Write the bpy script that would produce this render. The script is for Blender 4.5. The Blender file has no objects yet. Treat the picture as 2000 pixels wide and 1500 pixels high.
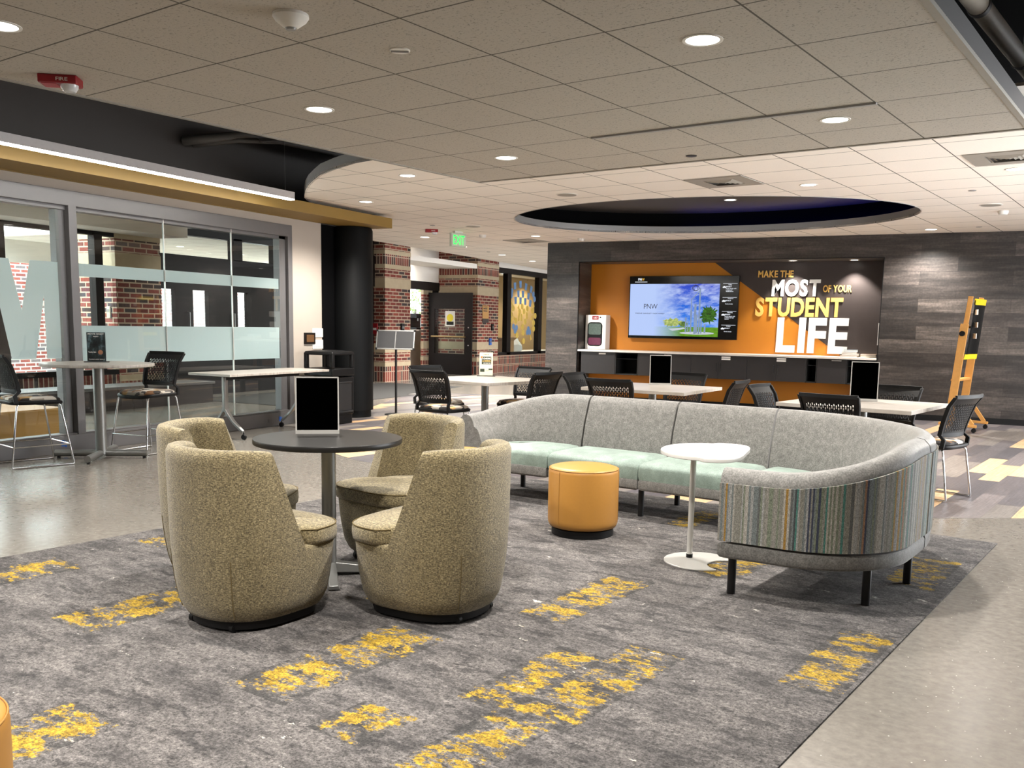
import bpy, bmesh, math, random
from mathutils import Vector, Matrix
random.seed(7)
PI = math.pi
S = bpy.context.scene
COL = S.collection

# ---------------------------------------------------------------- camera, world, exposure
TH = 0.17029                       # the ceiling tiles, rug and sofa are turned by this against the walls
EYE = 1.33
ZN, ZW, TILE = 2.6255, 2.817, 0.6384
cam = bpy.data.cameras.new('camera')
camo = bpy.data.objects.new('camera', cam); COL.objects.link(camo)
yaw, pitch, roll = -0.46233, -0.13522, 0.01845
fw = Vector((math.sin(yaw)*math.cos(pitch), math.cos(yaw)*math.cos(pitch), math.sin(pitch)))
r0 = Vector((math.cos(yaw), -math.sin(yaw), 0)); u0 = r0.cross(fw)
rt = r0*math.cos(roll) + u0*math.sin(roll); up = u0*math.cos(roll) - r0*math.sin(roll)
mw = Matrix((rt, up, -fw)).transposed().to_4x4(); mw.translation = (0, 0, EYE)
camo.matrix_world = mw
cam.sensor_width = 36.0; cam.lens = 36.0*1793.98/2000.0
cam.shift_x = (1000-1009.01)/2000.0; cam.shift_y = (879.92-750)/2000.0
cam.clip_start = 0.05; cam.clip_end = 200
S.camera = camo
W = bpy.data.worlds.new('daylight'); S.world = W; W.use_nodes = True
bg = W.node_tree.nodes['Background']
bg.inputs[0].default_value = (0.94, 0.97, 1.0, 1); bg.inputs[1].default_value = 11.0
S.view_settings.view_transform = 'Standard'; S.view_settings.look = 'None'
S.view_settings.gamma = 1.0; S.view_settings.use_curve_mapping = False
S.view_settings.exposure = 0.14
SPOT_W, PENDANT_E = 320.0, 42.0      # watts of a downlight, strength of the pendant's lens
S.cycles.max_bounces = 8; S.cycles.transparent_max_bounces = 16; S.cycles.sample_clamp_indirect = 4.0
S.cycles.caustics_reflective = False; S.cycles.caustics_refractive = False

# ---------------------------------------------------------------- helpers
def GW(a, b, z=0.0):
    c, s = math.cos(TH), math.sin(TH)
    return (c*a + s*b, -s*a + c*b, z)

class MB:
    """collects shapes into one mesh"""
    def __init__(s): s.v, s.f, s.mi, s.uv = [], [], [], {}
    def add(s, vs, fs, mi=0, M=None):
        o = len(s.v)
        s.v += [tuple(M @ Vector(p)) if M else tuple(p) for p in vs]
        for f in fs: s.f.append([o+i for i in f]); s.mi.append(mi)
        return o
    def box(s, c, d, rz=0, mi=0, M=None):
        x, y, z = d[0]/2, d[1]/2, d[2]/2
        T = Matrix.Translation(c) @ Matrix.Rotation(rz, 4, 'Z')
        if M: T = M @ T
        vs = [(i*x, j*y, k*z) for k in (-1, 1) for j in (-1, 1) for i in (-1, 1)]
        s.add(vs, [(0,2,3,1),(4,5,7,6),(0,1,5,4),(2,6,7,3),(0,4,6,2),(1,3,7,5)], mi, T)
        return s
    def bb(s, a, b, mi=0):
        return s.box([(a[i]+b[i])/2 for i in range(3)], [abs(b[i]-a[i]) for i in range(3)], 0, mi)
    def bar(s, p, q, w, h, mi=0):
        p, q = Vector(p), Vector(q); d = q-p; L = d.length
        M = Matrix.Translation((p+q)/2) @ d.to_track_quat('X', 'Z').to_matrix().to_4x4()
        return s.box((0,0,0), (L, w, h), 0, mi, M)
    def cyl(s, p, q, r, n=16, r2=None, mi=0):
        p, q = Vector(p), Vector(q); r2 = r if r2 is None else r2
        R = (q-p).to_track_quat('Z', 'Y').to_matrix()
        vs = []
        for c, rr in ((p, r), (q, r2)):
            for i in range(n):
                a = 2*PI*i/n; vs.append(c + R @ Vector((math.cos(a)*rr, math.sin(a)*rr, 0)))
        fs = [(i, (i+1) % n, n+(i+1) % n, n+i) for i in range(n)] + [tuple(range(n))[::-1], tuple(range(n, 2*n))]
        s.add(vs, fs, mi); return s
    def loft(s, loops, closed=True, cap=True, mi=0):
        n = len(loops[0]); vs = [p for l in loops for p in l]; fs = []
        for k in range(len(loops)-1):
            for i in range(n if closed else n-1):
                j = (i+1) % n
                fs.append((k*n+i, k*n+j, (k+1)*n+j, (k+1)*n+i))
        if cap: fs += [tuple(range(n))[::-1], tuple(range((len(loops)-1)*n, len(loops)*n))]
        s.add(vs, fs, mi); return s
    def lathe(s, prof, n=40, c=(0,0,0), mi=0):
        return s.loft([[(c[0]+r*math.cos(2*PI*i/n), c[1]+r*math.sin(2*PI*i/n), c[2]+z) for i in range(n)] for r, z in prof], mi=mi)
    def tube(s, pts, r, n=8, mi=0, closed=False):
        pts = [Vector(p) for p in pts]; N = len(pts); loops = []; up = None
        for i in range(N):
            a = pts[i-1] if (i > 0 or closed) else pts[i]; b = pts[(i+1) % N] if (i < N-1 or closed) else pts[i]
            t = (b-a).normalized()
            if up is None: up = Vector((0,0,1)) if abs(t.z) < .9 else Vector((0,1,0))
            sd = t.cross(up).normalized(); up = sd.cross(t).normalized()
            loops.append([pts[i] + sd*math.cos(2*PI*k/n)*r + up*math.sin(2*PI*k/n)*r for k in range(n)])
        if closed: loops.append(loops[0])
        return s.loft(loops, cap=not closed, mi=mi)
    def prism(s, poly, z0, z1, mi=0, M=None):
        n = len(poly)
        vs = [(p[0], p[1], z0) for p in poly] + [(p[0], p[1], z1) for p in poly]
        fs = [(i, (i+1) % n, n+(i+1) % n, n+i) for i in range(n)] + [tuple(range(n))[::-1], tuple(range(n, 2*n))]
        s.add(vs, fs, mi, M); return s
    def build(s, name, mat, parent=None, loc=None, rz=None, bevel=0, smooth=True, seg=2, ang=40, tri=False):
        me = bpy.data.meshes.new(name); me.from_pydata(s.v, [], s.f)
        for m in (mat if isinstance(mat, (list, tuple)) else [mat]): me.materials.append(m)
        me.polygons.foreach_set('material_index', s.mi)
        bm = bmesh.new(); bm.from_mesh(me); bmesh.ops.remove_doubles(bm, verts=bm.verts, dist=1e-6)
        if not s.uv: bmesh.ops.recalc_face_normals(bm, faces=bm.faces)
        bm.to_mesh(me); bm.free()
        if smooth:
            me.polygons.foreach_set('use_smooth', [True]*len(me.polygons))
            me.set_sharp_from_angle(angle=math.radians(ang))
        o = bpy.data.objects.new(name, me); COL.objects.link(o)
        if bevel:
            b = o.modifiers.new('edge', 'BEVEL'); b.width = bevel; b.segments = seg; b.limit_method = 'ANGLE'; b.angle_limit = math.radians(50)
        if parent: o.parent = parent
        if loc: o.location = loc
        if rz: o.rotation_euler = (0, 0, rz)
        return o

def tag(o, label=None, cat=None, group=None, kind=None):
    if label: o['label'] = label
    if cat: o['category'] = cat
    if group: o['group'] = group
    if kind: o['kind'] = kind
    return o
def thing(name, label, cat, loc=(0,0,0), rz=0, group=None):
    o = bpy.data.objects.new(name, None); COL.objects.link(o); o.empty_display_size = .1
    o.location = loc; o.rotation_euler = (0, 0, rz)
    return tag(o, label, cat, group)
def struct(o): o['kind'] = 'structure'; return o
def dup(root, loc, rz=0, label=None, group=None):
    r = root.copy(); COL.objects.link(r); r.location = loc; r.rotation_euler = (0, 0, rz)
    if label: r['label'] = label
    if group: r['group'] = group
    for ch in list(root.children):
        c = ch.copy(); COL.objects.link(c); c.parent = r
        for g in list(ch.children):
            d = g.copy(); COL.objects.link(d); d.parent = c
    return r
def glyphs(txt, bold=0.0):
    """one mesh (verts, faces) per letter, laid out on a line, with the line's width and height"""
    out, x, top = [], 0.0, 0.0
    for ch in txt:
        if ch == ' ': x += .26; continue
        cu = bpy.data.curves.new('t', 'FONT'); cu.body = ch; cu.offset = bold; cu.resolution_u = 3; cu.fill_mode = 'FRONT'
        o = bpy.data.objects.new('t', cu); me = bpy.data.meshes.new_from_object(o)
        vs = [tuple(v.co) for v in me.vertices]; fs = [tuple(p.vertices) for p in me.polygons]
        bpy.data.objects.remove(o); bpy.data.curves.remove(cu); bpy.data.meshes.remove(me)
        if not vs: continue
        a = min(v[0] for v in vs); b = max(v[0] for v in vs); top = max(top, max(v[1] for v in vs))
        out.append(([(v[0]-a+x, v[1]) for v in vs], fs)); x += b-a+.07
    return out, x-.07, top
def text(name, txt, w, h, mat, parent, M, ext=0.002, bold=0.0, split=False, slant=0.0):
    """lettering fitted to width w and cap height h; M maps (x right, y up, z out of the face)"""
    gl, tw, th = glyphs(txt, bold); sx, sy = w/tw, h/th; res = []
    mb = MB()
    for vs, fs in gl:
        if split: mb = MB()
        n = len(vs); low = [(x*sx + y*sy*slant, y*sy, 0) for x, y in vs]; hi = [(x, y, ext) for x, y, _ in low]
        edge = {}
        for f in fs:
            for i in range(len(f)):
                e = (f[i], f[(i+1) % len(f)]); edge[e] = 1
        side = [(a, b, n+b, n+a) for a, b in edge if (b, a) not in edge]
        mb.add(low+hi, [tuple(n+i for i in f) for f in fs] + side, 0, M)
        if split: res.append(mb.build(name, mat, parent, smooth=False))
    if not split: res.append(mb.build(name, mat, parent, smooth=False))
    return res
def faceM(o, right, upv):
    """matrix for lettering on a face: origin, right and up directions"""
    r, u = Vector(right).normalized(), Vector(upv).normalized(); n = r.cross(u)
    M = Matrix((r, u, n)).transposed().to_4x4(); M.translation = Vector(o); return M

# ---------------------------------------------------------------- materials
def lin(c):
    return tuple(((x/255)/12.92 if x/255 <= .04045 else ((x/255+.055)/1.055)**2.4) for x in c) + (1,)
class Mt:
    def __init__(s, name):
        s.m = bpy.data.materials.new(name); s.m.use_nodes = True; s.t = s.m.node_tree
        s.p = s.t.nodes['Principled BSDF']; s.out = s.t.nodes['Material Output']
    def n(s, typ, inp=None, **at):
        nd = s.t.nodes.new('ShaderNode'+typ)
        for k, v in at.items(): setattr(nd, k, v)
        for k, v in (inp or {}).items(): s.set(nd.inputs[k], v)
        return nd
    def set(s, sock, v):
        if isinstance(v, bpy.types.NodeSocket): s.t.links.new(v, sock)
        else: sock.default_value = v
    def P(s, **kw):
        for k, v in kw.items(): s.set(s.p.inputs[k.replace('_', ' ')], v)
        return s
    def co(s, kind='Object'): return s.n('TexCoord').outputs[kind]
    def map(s, v, sc=(1,1,1), loc=(0,0,0), rot=(0,0,0)):
        return s.n('Mapping', {'Vector': v, 'Scale': sc, 'Location': loc, 'Rotation': rot}).outputs[0]
    def noise(s, v, scale, detail=3, rough=.5):
        return s.n('TexNoise', {'Vector': v, 'Scale': scale, 'Detail': detail, 'Roughness': rough}).outputs[0]
    def ramp(s, f, stops, interp='LINEAR'):
        r = s.n('ValToRGB', {'Fac': f}); cr = r.color_ramp; cr.interpolation = interp
        while len(cr.elements) < len(stops): cr.elements.new(.5)
        for e, (p, c) in zip(cr.elements, stops): e.position = p; e.color = c if len(c) == 4 else lin(c)
        return r.outputs[0]
    def mix(s, f, a, b, mode='MIX'):
        x = s.n('Mix', data_type='RGBA', blend_type=mode)
        s.set(x.inputs[0], f); s.set(x.inputs[6], a); s.set(x.inputs[7], b); return x.outputs[2]
    def math(s, op, a, b=0.0):
        x = s.n('Math', operation=op); s.set(x.inputs[0], a); s.set(x.inputs[1], b); return x.outputs[0]
    def sep(s, v): return s.n('SeparateXYZ', {0: v}).outputs
    def comb(s, x, y, z=0.0):
        c = s.n('CombineXYZ'); s.set(c.inputs[0], x); s.set(c.inputs[1], y); s.set(c.inputs[2], z); return c.outputs[0]
    def bump(s, h, st=.2, d=.01):
        s.P(Normal=s.n('Bump', {'Height': h, 'Strength': st, 'Distance': d}).outputs[0]); return s
def plain(name, c, rough=.5, metal=0, var=.07, scale=30, **kw):
    k = Mt(name); n = k.noise(k.co(), scale)
    a = tuple(min(1, x*(1+var)) for x in lin(c)[:3]) + (1,); b = tuple(x*(1-var) for x in lin(c)[:3]) + (1,)
    k.P(Base_Color=k.mix(n, a, b), Roughness=rough, Metallic=metal, **kw); return k.m
def glow(name, c, st, var=.03):
    k = Mt(name); n = k.noise(k.co(), 6)
    a = lin(c); b = tuple(x*(1-var) for x in a[:3]) + (1,)
    k.P(Base_Color=(0,0,0,1), Emission_Color=k.mix(n, a, b), Emission_Strength=st, Roughness=.4); return k.m
def brickmat(name, vec, cols, mortar, bw, bh, ms, rough=.85, bumpy=.4, off=.5, smooth_m=.1):
    """running bond with a random colour per unit"""
    k = Mt(name)
    v = vec(k)
    b = k.n('TexBrick', {'Vector': v, 'Color1': (0,0,0,1), 'Color2': (1,1,1,1), 'Mortar': (0,0,0,1), 'Scale': 1.0, 'Mortar Size': ms, 'Mortar Smooth': smooth_m, 'Bias': 0.0, 'Brick Width': bw, 'Row Height': bh}, offset=off)
    n = len(cols)
    col = k.ramp(b.outputs[0], [(i/n, c) for i, c in enumerate(cols)], 'CONSTANT')
    g = k.noise(k.co(), 35, 4)
    col = k.mix(.35, col, k.ramp(g, [(.25, (40,40,40)), (.75, (235,235,235))]), 'OVERLAY')
    k.P(Base_Color=k.mix(b.outputs[1], col, lin(mortar)), Roughness=rough)
    if bumpy: k.bump(k.math('SUBTRACT', 1.0, b.outputs[1]), bumpy, .006)
    return k
def wallvec(k):
    x, y, z = k.sep(k.co())
    return k.comb(k.math('ADD', x, y), z)
def wallvec_v(k):
    x, y, z = k.sep(k.co())
    return k.comb(z, k.math('ADD', x, y))
RED = [(120,52,42),(98,44,38),(136,62,48),(70,50,46),(112,50,40),(128,58,46),(60,50,50),(104,46,38)]
m_brick = brickmat('red brick', wallvec, RED, (176,158,138), .235, .0785, .011).m
m_soldier = brickmat('upright brick', wallvec_v, RED, (176,158,138), .235, .0785, .009, off=0).m
EXT = [(176,96,88),(160,88,84),(190,110,100),(128,122,130),(170,92,86),(184,104,94),(140,128,132)]
m_extbrick = brickmat('courtyard brick', wallvec, EXT, (226,222,218), .235, .0785, .014).m
m_lime = plain('limestone', (176,160,134), .8, var=.12, scale=9)
m_gray_lime = plain('courtyard stone', (196,194,186), .8, var=.14, scale=9)

def carpetmat(name, accent):
    k = Mt(name); v = k.co()
    big = k.noise(k.map(v, (1.4, 3.0, 1)), 2.2, 6, .68)
    mid = k.noise(k.map(v, (1, 1.6, 1), (2.2, 8.1, 0)), 24, 4, .7)
    spk = k.noise(v, 105, 3, .8)
    col = k.ramp(big, [(.30, (62,59,59)), (.42, (98,94,93)), (.55, (124,119,117)), (.72, (140,134,131))])
    col = k.mix(.75, col, k.ramp(mid, [(.30, (70,70,70)), (.70, (186,186,186))]), 'OVERLAY')
    dk = k.noise(k.map(v, (1.5, 3.6, 1), (7.3, 2.1, 0)), 2.6, 7, .72)
    col = k.mix(k.ramp(dk, [(.545, (0,0,0)), (.60, (215,215,215))]), col, lin((40,38,39)))
    if accent:
        yn = k.noise(k.map(v, (1.2, 1.9, 1), (3.1, 9.4, 0)), 5.2, 9, .80)
        uu, vv, _w = k.sep(k.co('UV'))
        ed = k.math('MINIMUM', k.math('MULTIPLY', k.math('MINIMUM', uu, k.math('SUBTRACT', 1.0, uu)), .9), k.math('MULTIPLY', k.math('MINIMUM', vv, k.math('SUBTRACT', 1.0, vv)), 1.6))
        yn = k.math('SUBTRACT', yn, k.math('MAXIMUM', 0.0, k.math('SUBTRACT', .075, k.math('MULTIPLY', ed, .5))))
        col = k.mix(k.ramp(yn, [(.40, (230,230,230)), (.46, (0,0,0))]), col, lin((46,45,44)))
        f = k.ramp(yn, [(.492, (0,0,0)), (.515, (255,255,255))])
        yel = k.mix(k.ramp(mid, [(.35, (0,0,0)), (.65, (255,255,255))]), lin((128,101,15)), lin((190,156,42)))
        col = k.mix(f, col, yel)
    wn = k.noise(k.map(v, (2.4, 4.4, 1), (1.7, 5.2, 0)), 2.0, 7, .7)
    col = k.mix(k.ramp(wn, [(.655, (0,0,0)), (.675, (255,255,255))]), col, lin((198,194,186)))
    col = k.mix(.95, col, k.ramp(spk, [(.30, (34,34,34)), (.70, (222,222,222))]), 'OVERLAY')
    k.P(Base_Color=col, Roughness=.95); k.bump(spk, .5, .01); return k.m
m_carpet = carpetmat('gray carpet', False); m_carpet_y = carpetmat('gray carpet with yellow flecks', True)

k = Mt('gray stone look vinyl'); v = k.co()
c1 = k.noise(v, 1.3, 5, .6); c2 = k.noise(v, 26, 4, .6)
col = k.mix(c1, lin((112,107,101)), lin((142,136,128)))
col = k.mix(.35, col, k.ramp(c2, [(.3, (90,90,90)), (.7, (190,190,190))]), 'OVERLAY')
sp = k.n('TexVoronoi', {'Vector': v, 'Scale': 22.0}).outputs[0]
col = k.mix(k.ramp(sp, [(.045, (255,255,255)), (.075, (0,0,0))]), col, lin((196,192,184)))
tb = k.n('TexBrick', {'Vector': v, 'Scale': 1.0, 'Mortar Size': .0025, 'Brick Width': .92, 'Row Height': .46, 'Mortar Smooth': .1}, offset=.33)
col = k.mix(k.math('MULTIPLY', tb.outputs[1], .35), col, lin((100,97,92)))
k.P(Base_Color=col, Roughness=k.math('ADD', k.math('MULTIPLY', c2, .12), .17)); m_vinyl = k.m

k = brickmat('wood plank vinyl', lambda q: q.map(q.comb(q.sep(q.co())[1], q.sep(q.co())[0]), (1,1,1), (.28, .09, 0)),
    [(122,114,114),(100,95,98),(134,127,122),(112,106,108),(212,188,146),(104,98,100),(128,120,120),(92,88,92),(140,132,126),(218,196,154)], (92,88,88), 1.25, .178, .0015, rough=.38, bumpy=0, off=.37)
x_, y_, z_ = k.sep(k.co())
g = k.noise(k.comb(k.math('MULTIPLY', x_, 90.0), k.math('MULTIPLY', y_, 2.0)), 1.0, 3)
bc = k.p.inputs['Base Color'].links[0].from_socket
k.P(Base_Color=k.mix(.5, bc, k.ramp(g, [(.3, (84,84,84)), (.7, (176,176,176))]), 'OVERLAY')); m_planks = k.m

def tilemat(name, base, dots, offx, offy, line, grid=(90,86,78)):
    k = Mt(name); v = k.map(k.co(), (1,1,1), (-offx, -offy, 0))
    b = k.n('TexBrick', {'Vector': v, 'Scale': 1.0, 'Mortar Size': line, 'Brick Width': TILE, 'Row Height': TILE, 'Mortar Smooth': .15}, offset=0.0)
    vo = k.noise(k.co(), 70, 4, .75); bl = k.noise(k.co(), 2.0, 2)
    col = k.mix(bl, lin(base), tuple(x*.93 for x in lin(base)[:3])+(1,))
    col = k.mix(k.ramp(vo, [(.36, (255,255,255)), (.43, (0,0,0))]), col, tuple(x*dots for x in lin(base)[:3])+(1,))
    k.P(Base_Color=k.mix(b.outputs[1], col, lin(grid)), Roughness=.9)
    k.bump(k.math('SUBTRACT', vo, k.math('MULTIPLY', b.outputs[1], 2.0)), .25, .006); return k.m
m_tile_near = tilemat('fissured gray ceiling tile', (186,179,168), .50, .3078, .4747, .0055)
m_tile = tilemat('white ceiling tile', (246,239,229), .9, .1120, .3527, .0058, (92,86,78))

k = brickmat('dark gray wood planks', wallvec, [(84,77,74),(70,64,61),(98,90,86),(77,71,68),(90,83,79),(66,61,59),(106,98,93)], (36,34,34), 1.25, .205, .0015, rough=.42, bumpy=.1, off=.41)
x_, y_, z_ = k.sep(k.co()); h_ = k.math('ADD', x_, y_)
wv = k.noise(k.comb(k.math('MULTIPLY', h_, .9), k.math('MULTIPLY', z_, 7.0)), 1.4, 6, .65)
fine = k.noise(k.comb(k.math('MULTIPLY', h_, 2.0), k.math('MULTIPLY', z_, 60.0)), 1.6, 4, .6)
bc = k.p.inputs['Base Color'].links[0].from_socket
bc = k.mix(.75, bc, k.ramp(wv, [(.32, (50,50,50)), (.5, (118,118,118)), (.68, (200,198,196))]), 'OVERLAY')
k.P(Base_Color=k.mix(.55, bc, k.ramp(fine, [(.3, (74,74,74)), (.7, (184,184,184))]), 'OVERLAY')); m_darkwood = k.m

def fabric(name, a, b, scale, sheen=.3, rough=.85, bump=.25, stretch=(1,1,1), big=0):
    k = Mt(name); v = k.map(k.co(), stretch)
    n = k.noise(v, scale, 3, .6); col = k.ramp(n, [(.33, a), (.67, b)])
    if big: col = k.mix(.55, col, k.ramp(k.noise(k.co(), big, 6, .75), [(.36, (84,84,84)), (.50, (128,128,128)), (.64, (172,172,172))]), 'OVERLAY')
    k.P(Base_Color=col, Roughness=rough, Sheen_Weight=sheen, Sheen_Roughness=.4); k.bump(n, bump, .004); return k.m
m_velvet = fabric('gray crushed velvet', (104,102,98), (146,144,140), 130, .5, .7, .15, big=26)
m_mint = fabric('pale mint upholstery', (134,154,144), (158,176,166), 160, .2, .6, .12, big=5)
k = Mt('straw tweed'); v = k.co()
na = k.noise(k.map(v, (1, 1, 4.2)), 95, 2, .65); nb = k.noise(k.map(v, (4.0, 4.0, 1)), 90, 2, .65)
col = k.ramp(na, [(.34, (76,66,42)), (.50, (134,121,88)), (.68, (182,169,134))])
col = k.mix(.7, col, k.ramp(nb, [(.34, (70,66,56)), (.66, (188,186,178))]), 'OVERLAY')
k.P(Base_Color=col, Roughness=.9, Sheen_Weight=.25); k.bump(k.math('ADD', na, nb), .5, .005); m_tweed = k.m
k = Mt('striped woven panel'); u_, v_, w_ = k.sep(k.co('UV'))
jit = k.noise(k.comb(k.math('MULTIPLY', u_, 9.0), 0.0), 1.0, 1)
cell = k.math('FLOOR', k.math('MULTIPLY', k.math('ADD', u_, k.math('MULTIPLY', jit, .05)), 105.0))
wn = k.n('TexWhiteNoise', {'W': cell}, noise_dimensions='1D').outputs[0]
col = k.ramp(wn, [(0,(158,156,146)),(.14,(110,112,110)),(.25,(192,189,180)),(.37,(132,141,141)),(.46,(76,81,84)),(.55,(153,151,139)),(.63,(139,148,127)),(.69,(180,180,177)),(.78,(84,144,132)),(.815,(170,165,156)),(.88,(182,141,62)),(.91,(67,74,96)),(.935,(175,132,100)),(.955,(144,153,158))], 'CONSTANT')
fl = k.noise(k.comb(k.math('MULTIPLY', u_, 420.0), k.math('MULTIPLY', v_, 40.0)), 1.0, 3, .7)
st = k.noise(k.comb(k.math('MULTIPLY', u_, 260.0), k.math('MULTIPLY', v_, 150.0)), 1.0, 2, .6)
col = k.mix(.65, col, k.ramp(fl, [(.35, (58,58,58)), (.65, (196,196,196))]), 'OVERLAY')
col = k.mix(.45, col, k.ramp(st, [(.42, (60,60,60)), (.58, (186,186,186))]), 'OVERLAY')
k.P(Base_Color=col, Roughness=.8, Sheen_Weight=.1); k.bump(st, .3, .003); m_stripe = k.m
k = Mt('patchwork seat fabric'); v = k.map(k.co(), (1, .8, 1))
pv = k.n('TexVoronoi', {'Vector': v, 'Scale': 13.0}, distance='CHEBYCHEV').outputs[1]
g = k.n('SeparateColor', {0: pv}).outputs[0]
k.P(Base_Color=k.ramp(g, [(0,(42,38,36)),(.22,(150,140,128)),(.42,(110,78,50)),(.58,(200,192,180)),(.74,(70,66,64)),(.88,(176,140,92))], 'CONSTANT'), Roughness=.9); m_patch = k.m

m_yellow = plain('mustard leather', (172,122,54), .42, var=.05, scale=60)
m_seam = plain('seam thread', (150,104,36), .7)
m_pipe = plain('dark piping', (96,82,50), .9)
m_black = plain('black plastic', (14,14,15), .5, var=.15, Specular_IOR_Level=.25)
m_blackmetal = plain('black metal', (22,22,23), .38, .3)
m_chrome = plain('chrome', (205,206,208), .14, 1, .02)
m_alu = plain('brushed gray metal', (140,140,138), .36, .75, .04, 80)
m_frame = plain('gray aluminium frame', (112,110,110), .45, .35, .05, 12)
m_tabletop = plain('black laminate', (28,27,26), .34, var=.12, scale=50, Specular_IOR_Level=.3)
m_white = plain('white laminate', (206,204,200), .3, var=.02)
m_counter = plain('white counter', (214,206,196), .3, var=.05, scale=20)
k = Mt('pale wood laminate'); x_, y_, z_ = k.sep(k.co())
g = k.noise(k.comb(k.math('MULTIPLY', x_, 1.6), k.math('MULTIPLY', y_, 26.0)), 1.2, 5, .6)
k.P(Base_Color=k.ramp(g, [(.3, (146,139,130)), (.5, (172,165,157)), (.7, (190,184,176))]), Roughness=.32); m_palewood = k.m
m_beige = plain('warm gray wall paint', (172,162,151), .7, var=.03, scale=3)
m_whitewall = plain('white wall paint', (226,220,212), .7, var=.03, scale=3)
m_gold = plain('gold wall paint', (134,106,48), .6, var=.05, scale=4)
m_orange = plain('amber wall paint', (176,108,14), .55, var=.03, scale=3)
m_brownblack = plain('dark brown wall paint', (52,44,42), .5, var=.10, scale=14)
m_charcoal = plain('charcoal paint', (58,53,50), .7, var=.05, scale=3)
m_void = plain('black ceiling paint', (9,9,10), .9, var=.2, scale=5, Specular_IOR_Level=.05)
m_column = plain('black column laminate', (10,11,12), .6, var=.12, scale=14, Specular_IOR_Level=.15)
m_fascia = plain('gray ceiling edge trim', (152,151,150), .5, .1, .04, 6)
m_fascia_d = plain('dark gray ceiling edge trim', (46,43,43), .6, 0, .04, 6)
m_trimlight = plain('pale ceiling edge trim', (150,145,136), .6)
m_cab = plain('dark cabinet laminate', (38,36,37), .42, var=.14, scale=18)
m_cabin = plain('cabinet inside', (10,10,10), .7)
m_red = plain('red plastic', (140,16,28), .4)
m_lens = plain('clear strobe lens', (214,214,216), .1)
m_whitep = plain('white plastic', (226,224,218), .4)
m_lamp = glow('lit lens', (255,250,240), 9.0)
m_pend = glow('lit pendant lens', (255,252,246), PENDANT_E)
m_exitg = glow('lit green letters', (20,235,80), 2.2)
m_exitw = plain('exit sign face', (196,204,190), .4)
m_oak = plain('honey oak', (196,142,74), .5, var=.14, scale=22)
m_brown = plain('brown storefront frame', (20,14,12), .5, var=.1, Specular_IOR_Level=.2)
m_mat = plain('dark entrance mat', (52,51,50), .95, var=.2, scale=120)
m_card = plain('cardboard', (176,132,84), .8)
m_paper_y = plain('yellow paper', (214,184,88), .8); m_paper_b = plain('blue paper', (104,140,186), .8); m_paper_w = plain('white paper', (235,232,226), .8)
m_screenblk = plain('black glass panel', (4,4,5), .12, var=.3)
m_blackpanel = plain('matt black insert', (1,1,1), .9, var=.3, Specular_IOR_Level=0.0)
m_silver = plain('silver edging', (206,204,200), .35, .3, .03)
m_bluetape = plain('blue tape', (40,96,180), .6)
def glass(name, tint=(1,1,1), rough=0.0, strength=1.0):
    k = Mt(name); k.t.nodes.remove(k.p)
    tr = k.n('BsdfTransparent', {'Color': tint+(1,)}); gl = k.n('BsdfGlossy', {'Color': (1,1,1,1), 'Roughness': rough})
    fr = k.math('MULTIPLY', k.n('Fresnel', {'IOR': 1.5}).outputs[0], k.math('SUBTRACT', 1.0, k.n('NewGeometry').outputs['Backfacing']))
    w = k.noise(k.co(), 1.5)
    mx = k.n('MixShader', {0: k.math('MULTIPLY', fr, k.math('ADD', k.math('MULTIPLY', w, .1), strength)), 1: tr.outputs[0], 2: gl.outputs[0]})
    k.t.links.new(mx.outputs[0], k.out.inputs[0]); return k.m
m_glass = glass('clear glass', (.93,.97,.96), strength=1.3)
m_acryl = glass('clear acrylic', (.97,.98,.98))
k = Mt('frosted film'); k.t.nodes.remove(k.p); n = k.noise(k.co(), 4)
df = k.n('BsdfDiffuse', {'Color': k.mix(n, (.74,.79,.81,1), (.79,.83,.85,1))}); tl = k.n('BsdfTranslucent', {'Color': (.88,.94,.96,1)})
mx = k.n('MixShader', {0: .6, 1: df.outputs[0], 2: tl.outputs[0]}); gl = k.n('BsdfGlossy', {'Roughness': .08})
mx2 = k.n('MixShader', {0: .06, 1: mx.outputs[0], 2: gl.outputs[0]}); k.t.links.new(mx2.outputs[0], k.out.inputs[0]); m_frost = k.m

# ---------------------------------------------------------------- the setting
def toG(x, y):
    c, s = math.cos(TH), math.sin(TH); return (c*x - s*y, s*x + c*y)
def slab(name, poly, z, mat, rz=0, th=.02, up=True, holes=(), bevel=0):
    """flat polygon (with holes) given some thickness away from the room"""
    bm = bmesh.new(); es = []
    for lp in [poly]+list(holes):
        vs = [bm.verts.new((p[0], p[1], z)) for p in lp]
        es += [bm.edges.new((vs[i], vs[(i+1) % len(vs)])) for i in range(len(vs))]
    bmesh.ops.triangle_fill(bm, use_beauty=True, use_dissolve=False, edges=es)
    r = bmesh.ops.extrude_face_region(bm, geom=list(bm.faces))
    bmesh.ops.translate(bm, verts=[e for e in r['geom'] if isinstance(e, bmesh.types.BMVert)], vec=(0, 0, th if up else -th))
    bmesh.ops.recalc_face_normals(bm, faces=bm.faces)
    me = bpy.data.meshes.new(name); bm.to_mesh(me); bm.free(); me.materials.append(mat)
    o = bpy.data.objects.new(name, me); COL.objects.link(o)
    if rz: o.rotation_euler = (0, 0, rz)
    return struct(o)
def wall(name, a, b, mat, parent=None):
    return struct(MB().bb(a, b).build(name, mat, parent, smooth=False))

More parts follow.
